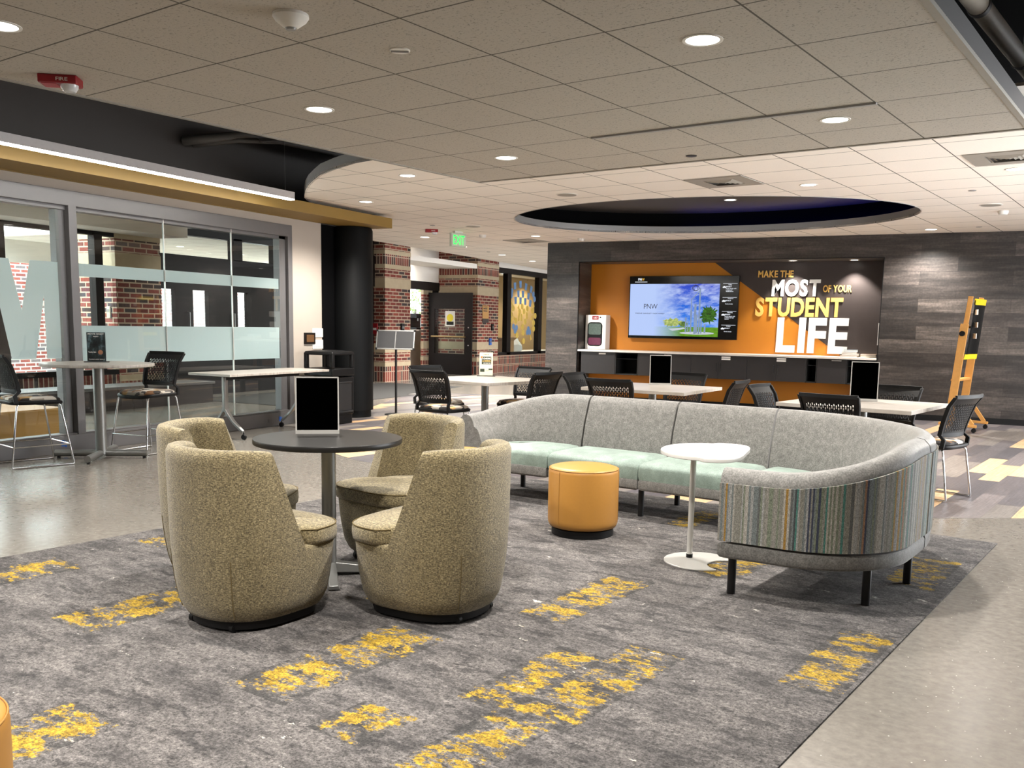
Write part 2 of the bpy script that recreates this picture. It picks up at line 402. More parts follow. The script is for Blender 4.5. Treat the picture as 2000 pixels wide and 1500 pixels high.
# floors: stone-look vinyl everywhere, wood planks beyond a curved joint, a rug of carpet planks
slab('floor', [toG(*p) for p in [(-14.7, -7.2), (3.5, -7.2), (3.5, 16), (3.5, 31), (-14.7, 31)]], 0, m_vinyl, -TH, .1, False)
slab('floor_planks', [(-9.9,9.4),(-9.42,8.2),(-8.96,7.7),(-8.3,7.2),(-7.66,6.74),(-6.98,6.39),(-6.5,6.22),(-6.0,6.16),(-5.0,6.2),(-3.4,6.35),(-2.2,6.7),(-1.4,7.09),(-.9,7.53),(-.3,8.2),(.6,9.6),(1.4,10.7),(2.6,11.3),(2.9,15.9),(-4.5,16.6),(-9.9,14.6),(-12.2,13.2)], .0015, m_planks, -TH, .0015, False)
RX0, RX1, RY0, RY1 = -5.22, -.912, -3.0, 6.47
accents = [(-2.44,3.34,-2.17,4.22),(-2.77,1.98,-2.44,2.9),(-2.03,2.42,-1.81,3.1),(-1.81,2.42,-1.55,3.3),(-1.17,3.27,-.93,4.13),(-1.85,1.85,-1.60,2.42),(-4.0,1.95,-3.66,2.6),(-5.0,1.9,-4.67,2.5),(-3.03,1.2,-2.72,1.56),(-2.25,1.92,-2.0,2.2),(-3.15,3.05,-2.85,3.45),(-2.15,4.55,-1.85,5.2),(-1.25,5.0,-.98,5.75),(-5.05,3.0,-4.75,3.75),(-3.35,4.9,-3.12,5.4),(-2.85,5.55,-2.6,6.2),(-4.3,.4,-4.0,1.2),(-3.6,-.6,-3.3,.2)]
mb = MB()
xs = sorted({RX0, RX1} | {v for a in accents for v in (a[0], a[2])}); ys = sorted({RY0, RY1} | {v for a in accents for v in (a[1], a[3])})
for i in range(len(xs)-1):
    for j in range(len(ys)-1):
        cx, cy = (xs[i]+xs[i+1])/2, (ys[j]+ys[j+1])/2
        hit = any(a[0] < cx < a[2] and a[1] < cy < a[3] for a in accents)
        mb.add([(xs[i],ys[j],.006),(xs[i+1],ys[j],.006),(xs[i+1],ys[j+1],.006),(xs[i],ys[j+1],.006)], [(0,1,2,3)], 1 if hit else 0)
for a, b in [((RX0,RY0),(RX1,RY0)),((RX1,RY0),(RX1,RY1)),((RX1,RY1),(RX0,RY1)),((RX0,RY1),(RX0,RY0))]:
    mb.add([(a[0],a[1],0),(b[0],b[1],0),(b[0],b[1],.006),(a[0],a[1],.006)], [(0,1,2,3)], 0)
rug = struct(mb.build('floor_carpet', [m_carpet, m_carpet_y], None, rz=-TH, smooth=False))
uvl = rug.data.uv_layers.new(name='UVMap')
for p in rug.data.polygons:
    if p.material_index != 1: continue
    c = p.center; a = next(q for q in accents if q[0] < c.x < q[2] and q[1] < c.y < q[3])
    for li in p.loop_indices:
        v_ = rug.data.vertices[rug.data.loops[li].vertex_index].co
        uvl.data[li].uv = ((v_.x-a[0])/(a[2]-a[0]), (v_.y-a[1])/(a[3]-a[1]))

# ceilings: a low gray cloud over the rug, a white ceiling beyond with a curved edge and an oval well
CX0, CX1, CY0, CY1 = -5.45, -.975, -4.6, 6.78
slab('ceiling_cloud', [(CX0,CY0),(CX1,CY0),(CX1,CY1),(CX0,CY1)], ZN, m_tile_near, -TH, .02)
mb = MB()
for a, b in [((CX0,CY0),(CX0+.014,CY1)),((CX1-.014,CY0),(CX1,CY1)),((CX0,CY1-.014),(CX1,CY1)),((CX0,CY0),(CX1,CY0+.014))]:
    mb.bb((a[0],a[1],ZN+.012), (b[0],b[1],ZN+.115), 0)
for a, b in [((CX0-.004,CY0),(CX0+.03,CY1)),((CX1-.03,CY0),(CX1+.004,CY1)),((CX0,CY1-.03),(CX1,CY1+.004))]:
    mb.bb((a[0],a[1],ZN-.006), (b[0],b[1],ZN+.012), 1)
struct(mb.build('trim_1', [m_fascia_d, m_trimlight], rz=-TH, smooth=False))
struct(MB().bb((-3.5,5.57,ZN-.012),(-1.6,5.60,ZN+.01)).build('trim_2', m_fascia, rz=-TH, smooth=False))
OC = (-3.45, 12.46); OA, OB = 2.68, 1.98
def oval(n=96, da=0.0): return [(OC[0]+(OA+da)*math.cos(2*PI*i/n), OC[1]+(OB+da)*math.sin(2*PI*i/n)) for i in range(n)]
edge = [(-6.0,6.19),(-6.27,6.22),(-6.53,6.25),(-6.98,6.40),(-7.35,6.56),(-7.66,6.75),(-8.0,6.97),(-8.34,7.22),(-8.66,7.48),(-8.85,7.64),(-9.0,7.80),(-9.12,7.96),(-9.2,8.1)]
white = edge + [toG(*p) for p in [(-7.70,9.9),(-7.76,11.2),(-10.02,11.4),(-10.05,14.0),(-10.25,18.4),(-10.55,23.0),(-10.7,31),(3.45,31),(3.45,6.0),(1.2,6.6)]] + [(-.4,6.5),(-2.5,6.3)]
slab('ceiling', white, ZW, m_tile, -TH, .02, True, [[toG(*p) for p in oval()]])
mb = MB()
el = [(p[0], p[1]) for p in edge]
mb.loft([[(x, y, ZW-.004) for x, y in el], [(x, y, ZW+.105) for x, y in el]], closed=False, cap=False)
mb.loft([[(x+.012, y+.012, ZW-.004) for x, y in el], [(x+.012, y+.012, ZW+.105) for x, y in el]], closed=False, cap=False)
struct(mb.build('trim_3', m_fascia, rz=-TH))
mb = MB()
mb.loft([[(x,y,ZW-.004) for x,y in oval()], [(x,y,ZW+.1) for x,y in oval()]], cap=False)
mb.loft([[(x,y,ZW-.004) for x,y in oval(da=.012)], [(x,y,ZW+.1) for x,y in oval(da=.012)]], cap=False)
struct(mb.build('trim_4', m_fascia))
mb = MB(); mb.loft([[(x,y,ZW+.03) for x,y in oval(da=.3)], [(x,y,3.15) for x,y in oval(da=.3)], [(x,y,3.2) for x,y in oval(da=.3)]], cap=False)
struct(mb.build('ceiling_well', m_void))
slab('ceiling_well_top', oval(da=.32), 3.15, m_charcoal, 0, .04)
k_blue = glow('blue strip light', (30,50,255), 7.0)
bl = [p for p in oval(120, .2)]; pts = [(x, y, ZW+.05) for i, (x, y) in enumerate(bl) if 6 <= i <= 36]
o = MB().tube(pts, .012, 6).build('strip_light', k_blue); tag(o, 'blue light strip hidden on the ledge inside the oval ceiling well', 'light')
slab('ceiling_deck', [(-12.4,-7.2),(3.5,-7.2),(3.5,31),(-12.4,31)], 4.2, m_void)

# right side of the room: an unseen opening added so daylight brightens the ceiling, then a white wall
XR = 3.3
wall('wall_right', (XR,12.5,0), (XR+.2,15.38,4.2), m_whitewall)
wall('wall_right_rear', (XR,-7,0), (XR+.2,6.5,4.2), m_beige)
wall('wall_back', (-12.2,-7.2,0), (XR+.2,-7,4.2), m_beige)
wr = struct(MB().bb((XR,6.5,0),(XR+.1,12.5,.08)).bb((XR,6.5,2.9),(XR+.1,12.5,4.2)).bb((XR,6.5,1.0),(XR+.08,12.5,1.05)).build('added_opening', m_frame, smooth=False))
for i in range(5): struct(MB().bb((XR,6.5+1.5*i-.03,0),(XR+.09,6.5+1.5*i+.03,2.9)).build('added_opening_mullion', m_frame, wr, smooth=False))
wall('wall_far', (-14.7,30.8,0), (3.5,31,4.2), m_whitewall)

# left wall: gray framed glass front, beige end panel, gold soffit, dark wall above it
XG = -8.03
wall('wall_left', (-8.2,9.46,0), (-8.0,10.06,2.634), m_beige)
wall('wall_left_header', (-8.2,-7,2.545), (-8.0,9.46,2.634), m_beige)
wall('wall_left_rear', (-8.2,-7,0), (-8.0,1.2,2.545), m_beige)
wall('wall_left_upper', (-8.22,-7,2.634), (-8.02,11.2,4.2), m_charcoal)
wall('wall_left_return', (-8.3,10.06,0), (-8.06,11.0,2.634), m_void)
struct(MB().bb((-8.0,-7,2.640),(-7.45,10.93,2.773)).bb((-8.02,-7,2.634),(-7.97,9.98,2.642)).build('trim_5', m_gold, smooth=False))
fr = struct(MB().bb((-8.12,1.2,2.40),(-7.985,9.46,2.545)).bb((-8.13,1.2,2.36),(-8.03,9.40,2.41)).bb((-8.12,1.2,0),(-7.985,9.46,.172)).bb((-8.13,1.2,.172),(-8.0,9.4,.188))
   .bb((-8.12,9.38,.17),(-7.985,9.46,2.41)).bb((-8.13,9.26,.17),(-8.03,9.38,2.41)).bb((-8.12,6.2,.17),(-7.985,6.29,2.41)).bb((-8.14,6.10,.17),(-8.05,6.2,2.41))
   .bb((-8.12,3.4,.17),(-7.985,3.5,2.41)).build('window_1', m_frame, smooth=False, bevel=.004))
for a, b in [(1.2,3.4),(3.5,6.12),(6.29,7.40),(7.41,8.417),(8.427,9.30)]:
    struct(MB().bb((XG-.012,a,.188),(XG,b,2.40)).build('window_pane', m_glass, fr, smooth=False))
struct(MB().bb((XG-.014,7.400,.188),(XG+.004,7.409,2.40)).bb((XG-.014,8.417,.188),(XG+.004,8.426,2.40)).build('window_seal', m_silver, fr, smooth=False))
fz = XG-.0155
for a, b, c, d in [(6.30,9.255,1.735,1.862),(6.30,9.255,.858,1.25)]:
    struct(MB().bb((fz-.001,a,c),(fz,b,d)).build('frosted_band', m_frost, fr, smooth=False))
M_l = [(5.213,.93),(5.213,1.858),(5.594,1.858),(5.70,1.39),(5.806,1.858),(6.10,1.858),(6.10,.93),(5.941,.93),(5.937,1.533),(5.822,.93),(5.578,.93),(5.463,1.533),(5.459,.93)]
struct(MB().prism([(y, z) for y, z in M_l], 0, .001, M=Matrix(((0,0,1,fz-.001),(1,0,0,0),(0,1,0,0),(0,0,0,1)))).build('frosted_letter', m_frost, fr, smooth=False))
# inside the glass front: its floor is the same, ceiling gold then white
slab('ceiling_corridor', [(-12.2,-7),(-8.2,-7),(-8.2,11.3),(-12.2,11.3)], 2.80, m_whitewall)
struct(MB().bb((-9.9,-7,2.70),(-8.22,10.9,2.80)).build('trim_6', m_gold, smooth=False))
struct(MB().bb((-12.0,-7,2.62),(-11.4,11.0,2.80)).build('trim_7', m_whitewall, smooth=False))
slab('ceiling_lobby', [(-13.5,11.3),(-10.05,11.3),(-10.05,31),(-13.5,31)], 3.3, m_whitewall)

# brick piers of the lobby
BANDS = [(0,.351,1),(.351,.451,2),(.451,.664,0),(.664,.864,2),(.864,2.116,0),(2.116,2.337,2),(2.337,2.545,0),(2.545,2.642,2),(2.642,2.862,1),(2.862,2.959,2),(2.959,3.3,0)]
def pier(name, x0, x1, y0, y1):
    mb = MB()
    for z0, z1, mi in BANDS:
        e = .006 if mi == 2 else 0
        mb.bb((x0-e, y0-e, z0), (x1+e, y1+e, z1), mi)
    return struct(mb.build(name, [m_brick, m_soldier, m_lime], smooth=False))
pier('wall_pier_1', -12.9, -12.0, 10.10, 10.98)
pier('wall_pier_2', -13.0, -12.0, 17.32, 18.36)
pier('wall_pier_3', -13.5, -12.0, 21.58, 22.78)
# courtyard windows between the rear and the first pier
w2 = struct(MB().bb((-12.12,2,2.56),(-12.0,10.1,2.64)).bb((-12.12,2,.46),(-12.0,10.1,.54)).bb((-12.12,9.72,.5),(-11.98,9.86,2.6)).bb((-12.12,8.13,.5),(-11.98,8.29,2.6)).bb((-12.12,6.2,.5),(-12.0,6.3,2.6)).build('window_2', m_brown, smooth=False))
struct(MB().bb((-12.07,2,.5),(-12.06,10.1,2.58)).build('window_pane', m_glass, w2, smooth=False))
struct(MB().bb((-12.3,-7,.24),(-12.0,10.1,.46)).build('wall_sill', m_soldier, smooth=False))
wall('wall_sill_base', (-12.3,-7,0), (-12.0,10.1,.24), m_brownblack)
wall('wall_courtyard_rear', (-12.2,-7,0), (-12.0,2.0,2.8), m_beige)
wall('wall_courtyard_head', (-12.2,-7,2.64), (-12.0,10.1,3.3), m_whitewall)
# courtyard: bright brick wing outside
mb = MB()
for z0, z1, mi in [(-.3,2.46,0),(2.46,2.62,2),(2.62,2.92,1),(2.92,3.06,2),(3.06,3.34,0)]:
    e = .02 if mi == 2 else 0
    mb.bb((-18.6, 2.2-e, z0), (-17.4+e, 19, z1), mi)
struct(mb.build('wall_outside', [m_extbrick, brickmat('courtyard upright brick', wallvec_v, EXT, (226,222,218), .235, .0785, .012, off=0).m, m_gray_lime], smooth=False))
slab('floor_outside', [(-40,-20),(-12.3,-20),(-12.3,40),(-40,40)], -.3, plain('courtyard paving', (190,188,182), .9), 0, .1, False)
# dark storefront with doors and transom lights
w3 = MB().bb((-12.42,10.98,2.80),(-12.3,17.32,3.3)).bb((-12.42,10.98,2.76),(-12.27,17.32,2.82)).bb((-12.42,10.98,2.14),(-12.27,17.32,2.42))
for y, wd in ((10.98,.12),(12.93,.22),(14.02,.22),(15.6,.2),(17.12,.2)): w3.bb((-12.42,y,2.40),(-12.27,y+wd,2.80))
w3 = struct(w3.build('window_3', m_brown, smooth=False))
struct(MB().bb((-12.36,11.0,2.40),(-12.35,17.3,2.78)).build('window_pane', m_glass, w3, smooth=False))
for i, (a, b, l0, l1) in enumerate([(10.98,11.68,11.22,11.55),(11.68,12.68,11.95,12.31),(12.68,13.9,13.03,13.30),(13.9,17.32,16.4,16.8)]):
    d = struct(MB().bb((-12.4,a,0),(-12.3,l0,2.14)).bb((-12.4,l1,0),(-12.3,b,2.14)).bb((-12.4,l0,1.84),(-12.3,l1,2.14)).bb((-12.4,l0,0),(-12.3,l1,.75)).build('door_%d' % (i+1), m_brown, smooth=False))
    struct(MB().bb((-12.355,l0,.75),(-12.345,l1,1.84)).build('window_pane', m_glass, d, smooth=False))
    if i < 3: struct(MB().tube([(-12.3,l0-.14,1.15),(-12.24,l0-.14,1.15),(-12.24,l0-.14,1.45),(-12.3,l0-.14,1.45)], .012).build('door_handle', m_alu, d))
slab('ceiling_vestibule', [(-16.4,11.0),(-12.42,11.0),(-12.42,18.2),(-16.4,18.2)], 2.76, m_tile)
wall('wall_vestibule_head', (-16.5,10.5,2.34), (-16.4,18.2,3.2), m_whitewall)
# recess between second and third pier: white soffit, brown header, opening to a room with a window
wall('wall_recess_head', (-13.35,18.36,2.42), (-13.2,21.58,3.3), m_whitewall)
struct(MB().bb((-13.0,18.36,2.80),(-12.02,21.58,2.92)).build('trim_11', m_whitewall, smooth=False))
struct(MB().bb((-13.35,18.36,2.22),(-13.17,21.58,2.43)).bb((-13.35,21.5,0),(-13.2,21.58,2.3)).build('trim_8', m_brown, smooth=False))
pier('wall_pier_4', -13.46, -13.38, 21.1, 21.5)
wall('wall_pantry', (-13.95,18.3,0), (-13.85,22.4,1.14), m_whitewall)
w4 = struct(MB().bb((-13.95,19.3,1.1),(-13.85,19.5,2.4)).bb((-13.95,22.2,1.1),(-13.85,22.4,2.4)).bb((-13.95,18.3,2.3),(-13.85,22.4,3.3)).build('window_4', m_whitewall, smooth=False))
struct(MB().bb((-13.91,19.5,1.14),(-13.90,22.2,2.3)).build('window_pane', m_glass, w4, smooth=False))
# room with tan walls behind the last window
w5 = MB().bb((-12.2,22.78,2.78),(-12.05,30.8,2.92)).bb((-12.2,22.78,.49),(-12.05,30.8,.57))
for y in (22.78,23.42,25.5,27.5): w5.bb((-12.2,y,.5),(-12.05,y+.24 if y > 23 else y+.06,2.8))
w5 = struct(w5.build('window_5', m_brown, smooth=False))
struct(MB().bb((-12.13,22.8,.55),(-12.12,30.8,2.8)).build('window_pane', m_glass, w5, smooth=False))
struct(MB().bb((-12.25,22.78,0),(-12.05,30.8,.49)).build('wall_low_brick', m_soldier, smooth=False))
struct(MB().bb((-12.045,22.8,.19),(-12.04,30.8,.2)).bb((-12.045,22.8,.39),(-12.04,30.8,.4)).build('trim_9', m_lime, smooth=False))
wall('wall_lobby_head', (-12.2,22.78,2.92), (-12.0,30.8,3.3), m_whitewall)
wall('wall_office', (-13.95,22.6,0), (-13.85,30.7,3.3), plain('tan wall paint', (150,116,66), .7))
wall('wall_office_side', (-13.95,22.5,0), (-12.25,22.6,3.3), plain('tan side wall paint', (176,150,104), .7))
slab('ceiling_office', [(-13.95,22.5),(-12.2,22.5),(-12.2,31),(-13.95,31)], 2.9, m_tile)

# column at the end of the glass wall
mb = MB(); mb.lathe([(.255,0),(.255,.10),(.285,.102),(.285,2.60),(.27,2.634)], 48, (-7.95,10.68,0))
struct(mb.build('column', m_column))

# dark wood wall with its niche
NX0, NX1, NB = -6.48, -1.42, 15.95
struct(MB().bb((-7.11,15.38,0),(NX0,16.1,ZW)).bb((NX1,15.38,0),(3.5,16.1,ZW)).bb((NX0,15.38,2.466),(NX1,16.1,ZW)).build('wall_wood', m_darkwood, smooth=False))
struct(MB().bb((NX0-.012,15.372,0),(NX0,15.40,2.478)).bb((NX1,15.372,0),(NX1+.012,15.40,2.478)).bb((NX0,15.372,2.466),(NX1,15.40,2.478)).build('trim_10', m_black, smooth=False))
wall('wall_niche', (NX0,NB,.07), (NX1,NB+.1,2.466), m_orange)
o = MB().prism([(-4.188,2.465),(-1.421,2.465),(-1.421,.93),(-2.02,.93)], 0, .004, M=faceM((0,NB-.0005,0),(1,0,0),(0,0,1))).build('wall_niche_panel', m_brownblack, smooth=False); struct(o)
struct(MB().bb((NX0,15.9,0),(NX1,16.0,.07)).build('baseboard_niche', m_black, smooth=False))
struct(MB().bb((NX1+.0,15.368,0),(3.3,15.38,.09)).build('baseboard_wood', m_black, smooth=False))
slab('floor_mat', [(-11.9,14.2),(-9.6,14.2),(-9.9,17.2),(-11.9,17.2)], .004, m_mat, 0, .004, False)

# ---------------------------------------------------------------- things in the ceiling
def downlight(loc, label, power=1.0, r=.076, lamp=True):
    t = thing('downlight', label, 'ceiling light', loc, 0, 'recessed downlights')
    t.name = 'downlight'
    MB().lathe([(r+.016,.004),(r+.016,-.004),(r+.006,-.006),(r,-.003),(r,.004)], 32).build('trim_ring', m_whitep, t)
    MB().lathe([(r,.002),(r,-.0015)], 32).build('lens', m_lamp, t)
    if lamp:
        L = bpy.data.lights.new('downlight_lamp', 'SPOT'); L.energy = SPOT_W*power; L.spot_size = math.radians(138); L.spot_blend = .75; L.shadow_soft_size = .07
        L.color = (1.0, .95, .88)
        lo = bpy.data.objects.new('downlight_lamp', L); COL.objects.link(lo); lo.parent = t; lo.location = (0,0,-.03)
    return t
nd = ['far left downlight in the gray tile cloud, above the near lounge', 'downlight in the gray cloud cut by the left edge of the picture', 'large bright downlight near the top right of the gray cloud', 'right downlight in the far row of the gray cloud', 'left downlight in the far row of the gray cloud']
for (gx, gy), lb in [((-4.485,4.0),'downlight in the gray cloud right of the red fire alarm'),((-4.476,2.11),nd[1]),((-1.932,4.0),nd[2]),((-1.932,5.9),nd[3]),((-4.48,5.9),nd[4]),
        ((-1.932,2.1),'downlight of the gray cloud just behind the camera on the right'),((-1.932,.2),'downlight of the gray cloud behind the camera, right row'),((-4.48,.2),'downlight of the gray cloud behind the camera, left row'),((-4.48,-1.7),'downlight of the gray cloud far behind the camera, left row'),((-1.932,-1.7),'downlight of the gray cloud far behind the camera, right row')]:
    downlight(GW(gx, gy, ZN), lb)
for (x, y), lb in [((-5.32,8.08),'downlight in the white ceiling nearest the curved gray edge, right of it'),((-6.94,9.61),'downlight in the white ceiling above the gold soffit end'),((-1.70,10.02),'downlight in the white ceiling right of the bluish air diffuser'),((.17,9.69),'downlight in the white ceiling cut by the right edge under the diffuser'),
        ((-.76,14.82),'downlight in the white ceiling close to the dark wood wall'),((-8.72,13.79),'downlight in the white ceiling below the far red alarm'),((-6.77,14.15),'downlight in the white ceiling above the left end of the wood wall'),((-9.06,15.7),'downlight behind the green exit sign'),((-9.25,17.7),'downlight in the lobby ceiling, second from the exit sign'),((-9.43,19.56),'downlight in the lobby ceiling farthest away')]:
    downlight((x, y, ZW), lb, 1.3 if x == -6.94 else 1.9 if x < -5 else 1.4)
for x, y in [(1.6,14.2),(-9.6,22.5)]:
    downlight((x, y, ZW), 'downlight outside the picture lighting the rest of the room')
for (x, y), lb in [((-2.84,15.70),'left downlight in the niche ceiling above the slogan'),((-1.89,15.74),'right downlight in the niche ceiling above the slogan')]:
    t = downlight((x, y, 2.465), lb, .6, .06)
    for ch in t.children:
        if ch.type == 'LIGHT': ch.data.spot_size = math.radians(95); ch.data.spot_blend = .3
downlight((-3.32,13.3,3.149), 'downlight inside the dark oval ceiling well', .3)
for (x, y), lb in [((-10.6,12.4),'downlight behind the glass front near the transom'),((-10.4,4.5),'downlight behind the glass front at the left'),((-13.0,19.6),'downlight in the small room behind the opening'),((-14.3,13.6),'left downlight above the vestibule behind the storefront transoms'),((-14.6,15.6),'right downlight above the vestibule behind the storefront transoms'),((-13.2,25.3),'left downlight in the tan room'),((-13.2,28),'right downlight in the tan room')]:
    downlight((x, y, 2.79 if x > -12 and y < 11.3 else 2.759 if x < -14 and y < 17 else (2.89 if y > 22 else 3.29)), lb, 1.3)
# a warm accent lamp washing the wood wall
# sensors, speakers, sprinklers
t = thing('occupancy_sensor', 'white cone shaped motion sensor on the gray ceiling near the top', 'sensor', GW(-3.242,2.737,ZN))
MB().lathe([(.075,0),(.077,-.012),(.066,-.028),(.034,-.052),(.026,-.056),(.0,-.056)], 32).build('housing', m_whitep, t)
MB().lathe([(.025,-.055),(.020,-.064),(.0,-.066)], 20).build('lens', m_alu, t)
def disc(name, label, cat, loc, r, mat, h=.006, group=None):
    t = thing(name, label, cat, loc, 0, group)
    MB().lathe([(r,0),(r,-h*.5),(r*.93,-h),(0,-h)], 28).build('cover', mat, t)
    return t
t = disc('sprinkler_cover', 'white disc sprinkler cover with a tilted plate on the gray ceiling', 'sprinkler', GW(-3.207,3.369,ZN), .05, m_whitep)
MB().box((0,0,-.008),(.085,.02,.002),.5).build('plate', m_frame, t)
disc('sprinkler_cover', 'dark ringed sprinkler cover at the far edge of the gray ceiling cloud', 'sprinkler', GW(-3.214,6.545,ZN), .042, m_blackmetal)
for (x, y), lb in [((-7.58,12.2),'small sprinkler cover above the far red alarm'),((-.195,10.96),'small sprinkler cover in the white ceiling right of the oval well'),((-.138,14.65),'small sprinkler cover near the wood wall at the right'),((-9.15,16.9),'small sprinkler cover behind the exit sign')]:
    disc('sprinkler_cover', lb, 'sprinkler', (x, y, ZW), .04, m_fascia)
for (x, y), lb in [((-4.33,9.85),'round ceiling speaker left of the bluish diffuser'),((-.01,12.23),'round ceiling speaker right of the oval well'),((-7.04,12.5),'round ceiling speaker above the exit sign')]:
    t = disc('ceiling_speaker', lb, 'speaker', (x, y, ZW), .125, m_whitep)
    MB().lathe([(.11,-.0065),(.11,-.0085),(0,-.0085)], 28).build('grille', m_trimlight, t)
for (x, y), lb in [((-7.56,13.75),'smoke detector right of the green exit sign'),((.13,12.87),'smoke detector below the right ceiling speaker'),((-6.2,14.75),'smoke detector above the left corner of the wood wall')]:
    t = thing('smoke_detector', lb, 'smoke detector', (x, y, ZW))
    MB().lathe([(.06,0),(.06,-.022),(.048,-.045),(0,-.048)], 24).build('housing', m_whitep, t)
    MB().lathe([(.056,-.018),(.058,-.024),(.054,-.03)], 24).build('vent_ring', m_fascia, t)
def fire_alarm(loc, rz, label):
    t = thing('fire_alarm', label, 'fire alarm', loc, rz, 'ceiling fire alarms')
    MB().bb((-.10,-.062,-.045),(.10,.062,0)).build('housing', m_red, t, bevel=.006)
    MB().lathe([(.046,-.045),(.044,-.062),(.03,-.08),(0,-.086)], 24, (.05,-.012,0)).build('strobe_lens', m_lens, t)
    MB().bb((-.085,-.05,-.047),(-.01,.05,-.044)).build('speaker_plate', plain('pale red plastic', (176,60,70), .5), t, smooth=False)
    text('lettering', 'FIRE', .06, .018, m_whitep, t, faceM((-.005,-.0625,-.033),(1,0,0),(0,0,1)), .001)
fire_alarm(GW(-5.12,2.72,ZN), 0.62, 'red ceiling fire alarm with strobe at the left edge of the gray cloud')
fire_alarm((-7.92,12.72,ZW), 0.62, 'distant red fire alarm on the white ceiling beside the exit sign')
def diffuser(loc, rz, label, mat=m_trimlight):
    t = thing('air_diffuser', label, 'air vent', loc, rz, 'square ceiling air diffusers')
    mb = MB()
    for a, b in [((-.305,-.305),(.305,-.16)),((-.305,.16),(.305,.305)),((-.305,-.16),(-.16,.16)),((.16,-.16),(.305,.16))]:
        mb.bb((a[0],a[1],-.008),(b[0],b[1],0))
    mb.build('frame', mat, t, smooth=False)
    MB().bb((-.16,-.16,-.001),(.16,.16,0)).build('backing', m_frame, t, smooth=False)
    for i in range(4):
        s = .15-.037*i
        mb = MB()
        for a in range(4):
            M = Matrix.Rotation(a*PI/2, 4, 'Z')
            mb.add([(-s,-s,-.002),(s,-s,-.002),(s-.028,-s+.028,-.018),(-s+.028,-s+.028,-.018)], [(0,1,2,3)], 0, M)
        mb.build('louver', mat, t, smooth=False)
g = GW(-4.03,8.98,ZW); diffuser(g, -TH, 'square air diffuser with bluish sheen in the white ceiling above the oval well')
diffuser(GW(-1.44,8.92,ZW), -TH, 'square air diffuser at the right edge of the white ceiling')
diffuser((-7.3,14.9,ZW), -TH, 'distant square air diffuser left of the wood wall')
def exit_sign(x, y, rz, label, z=ZW, up=0):
    t = thing('exit_sign', label, 'exit sign', (x, y, z), rz, 'green exit signs')
    MB().bb((-.09,-.03,-.028),(.09,.03,up)).build('canopy', m_whitep, t, bevel=.003)
    MB().bb((-.165,-.025,-.245),(.165,.025,-.03)).build('housing', m_exitw, t, bevel=.004)
    MB().bb((-.15,-.028,-.225),(.15,-.024,-.05)).build('face', plain('pale sign face', (206,212,200), .4), t, smooth=False)
    text('lettering', 'EXIT', .25, .145, m_exitg, t, faceM((-.125,-.0285,-.21),(1,0,0),(0,0,1)), .002, .0)
exit_sign(-7.67, 13.12, 1.31, 'lit green exit sign hanging in the middle of the white ceiling')
exit_sign(-10.45, 14.98, 1.1, 'lit green exit sign half hidden above the brick beside the black column', 3.15, .15)
# pendant line light, pipes in the black void
t = thing('pendant_light', 'long white linear pendant light hanging along the gold soffit', 'pendant light', (-7.13,8.46,2.70))
MB().bb((-.035,-12.0,.008),(.035,0,.086)).build('housing', plain('satin white metal', (196,190,188), .4, .2), t, smooth=False)
MB().bb((-.031,-12.0,-.004),(.031,-.004,.01)).build('lens', m_pend, t, smooth=False)
for y in (-.12,-4.0): MB().cyl((0,y,.085),(0,y,1.5),.002,6).build('cable', m_alu, t)
t = thing('conduit_pipes', 'gray bent pipes in the dark gap left of the gray ceiling cloud', 'pipe', (-7.9,7.7,3.3))
MB().tube([(-.09,0,-.03),(.02,.02,-.02),(.12,.1,0),(.25,.5,.1),(.4,1.6,.2),(.5,3.5,.25)], .05, 12).build('pipe', plain('gray painted pipe', (84,80,76), .6), t)
MB().tube([(-.09,.14,-.05),(.02,.15,-.045),(.12,.2,-.03),(.25,.45,.04),(.4,1.0,.11),(.6,3.5,.16)], .03, 10).build('pipe', plain('dark gray painted pipe', (78,74,70), .6), t)
MB().bb((.3,.7,.06),(.62,.76,.10)).build('bracket', m_frame, t, smooth=False)
t = thing('duct_pipe', 'pale round pipe in the black void at the upper right corner', 'pipe', (0,0,3.3))
P0, P1 = Vector((-.42,5.2,0)), Vector((.42,9.4,0))
MB().cyl(P0, P1, .062, 20).build('pipe', plain('pale gray pipe', (206,196,180), .5), t)
for f in (.30,.62): c = P0.lerp(P1, f); MB().cyl(c, c+(P1-P0)*.012, .068, 20).build('joint_ring', m_frame, t)
MB().cyl(P0.lerp(P1,.6)+Vector((.03,0,.06)), P0.lerp(P1,.6)+Vector((.05,0,.9)), .004, 6).build('hanger', m_alu, t)

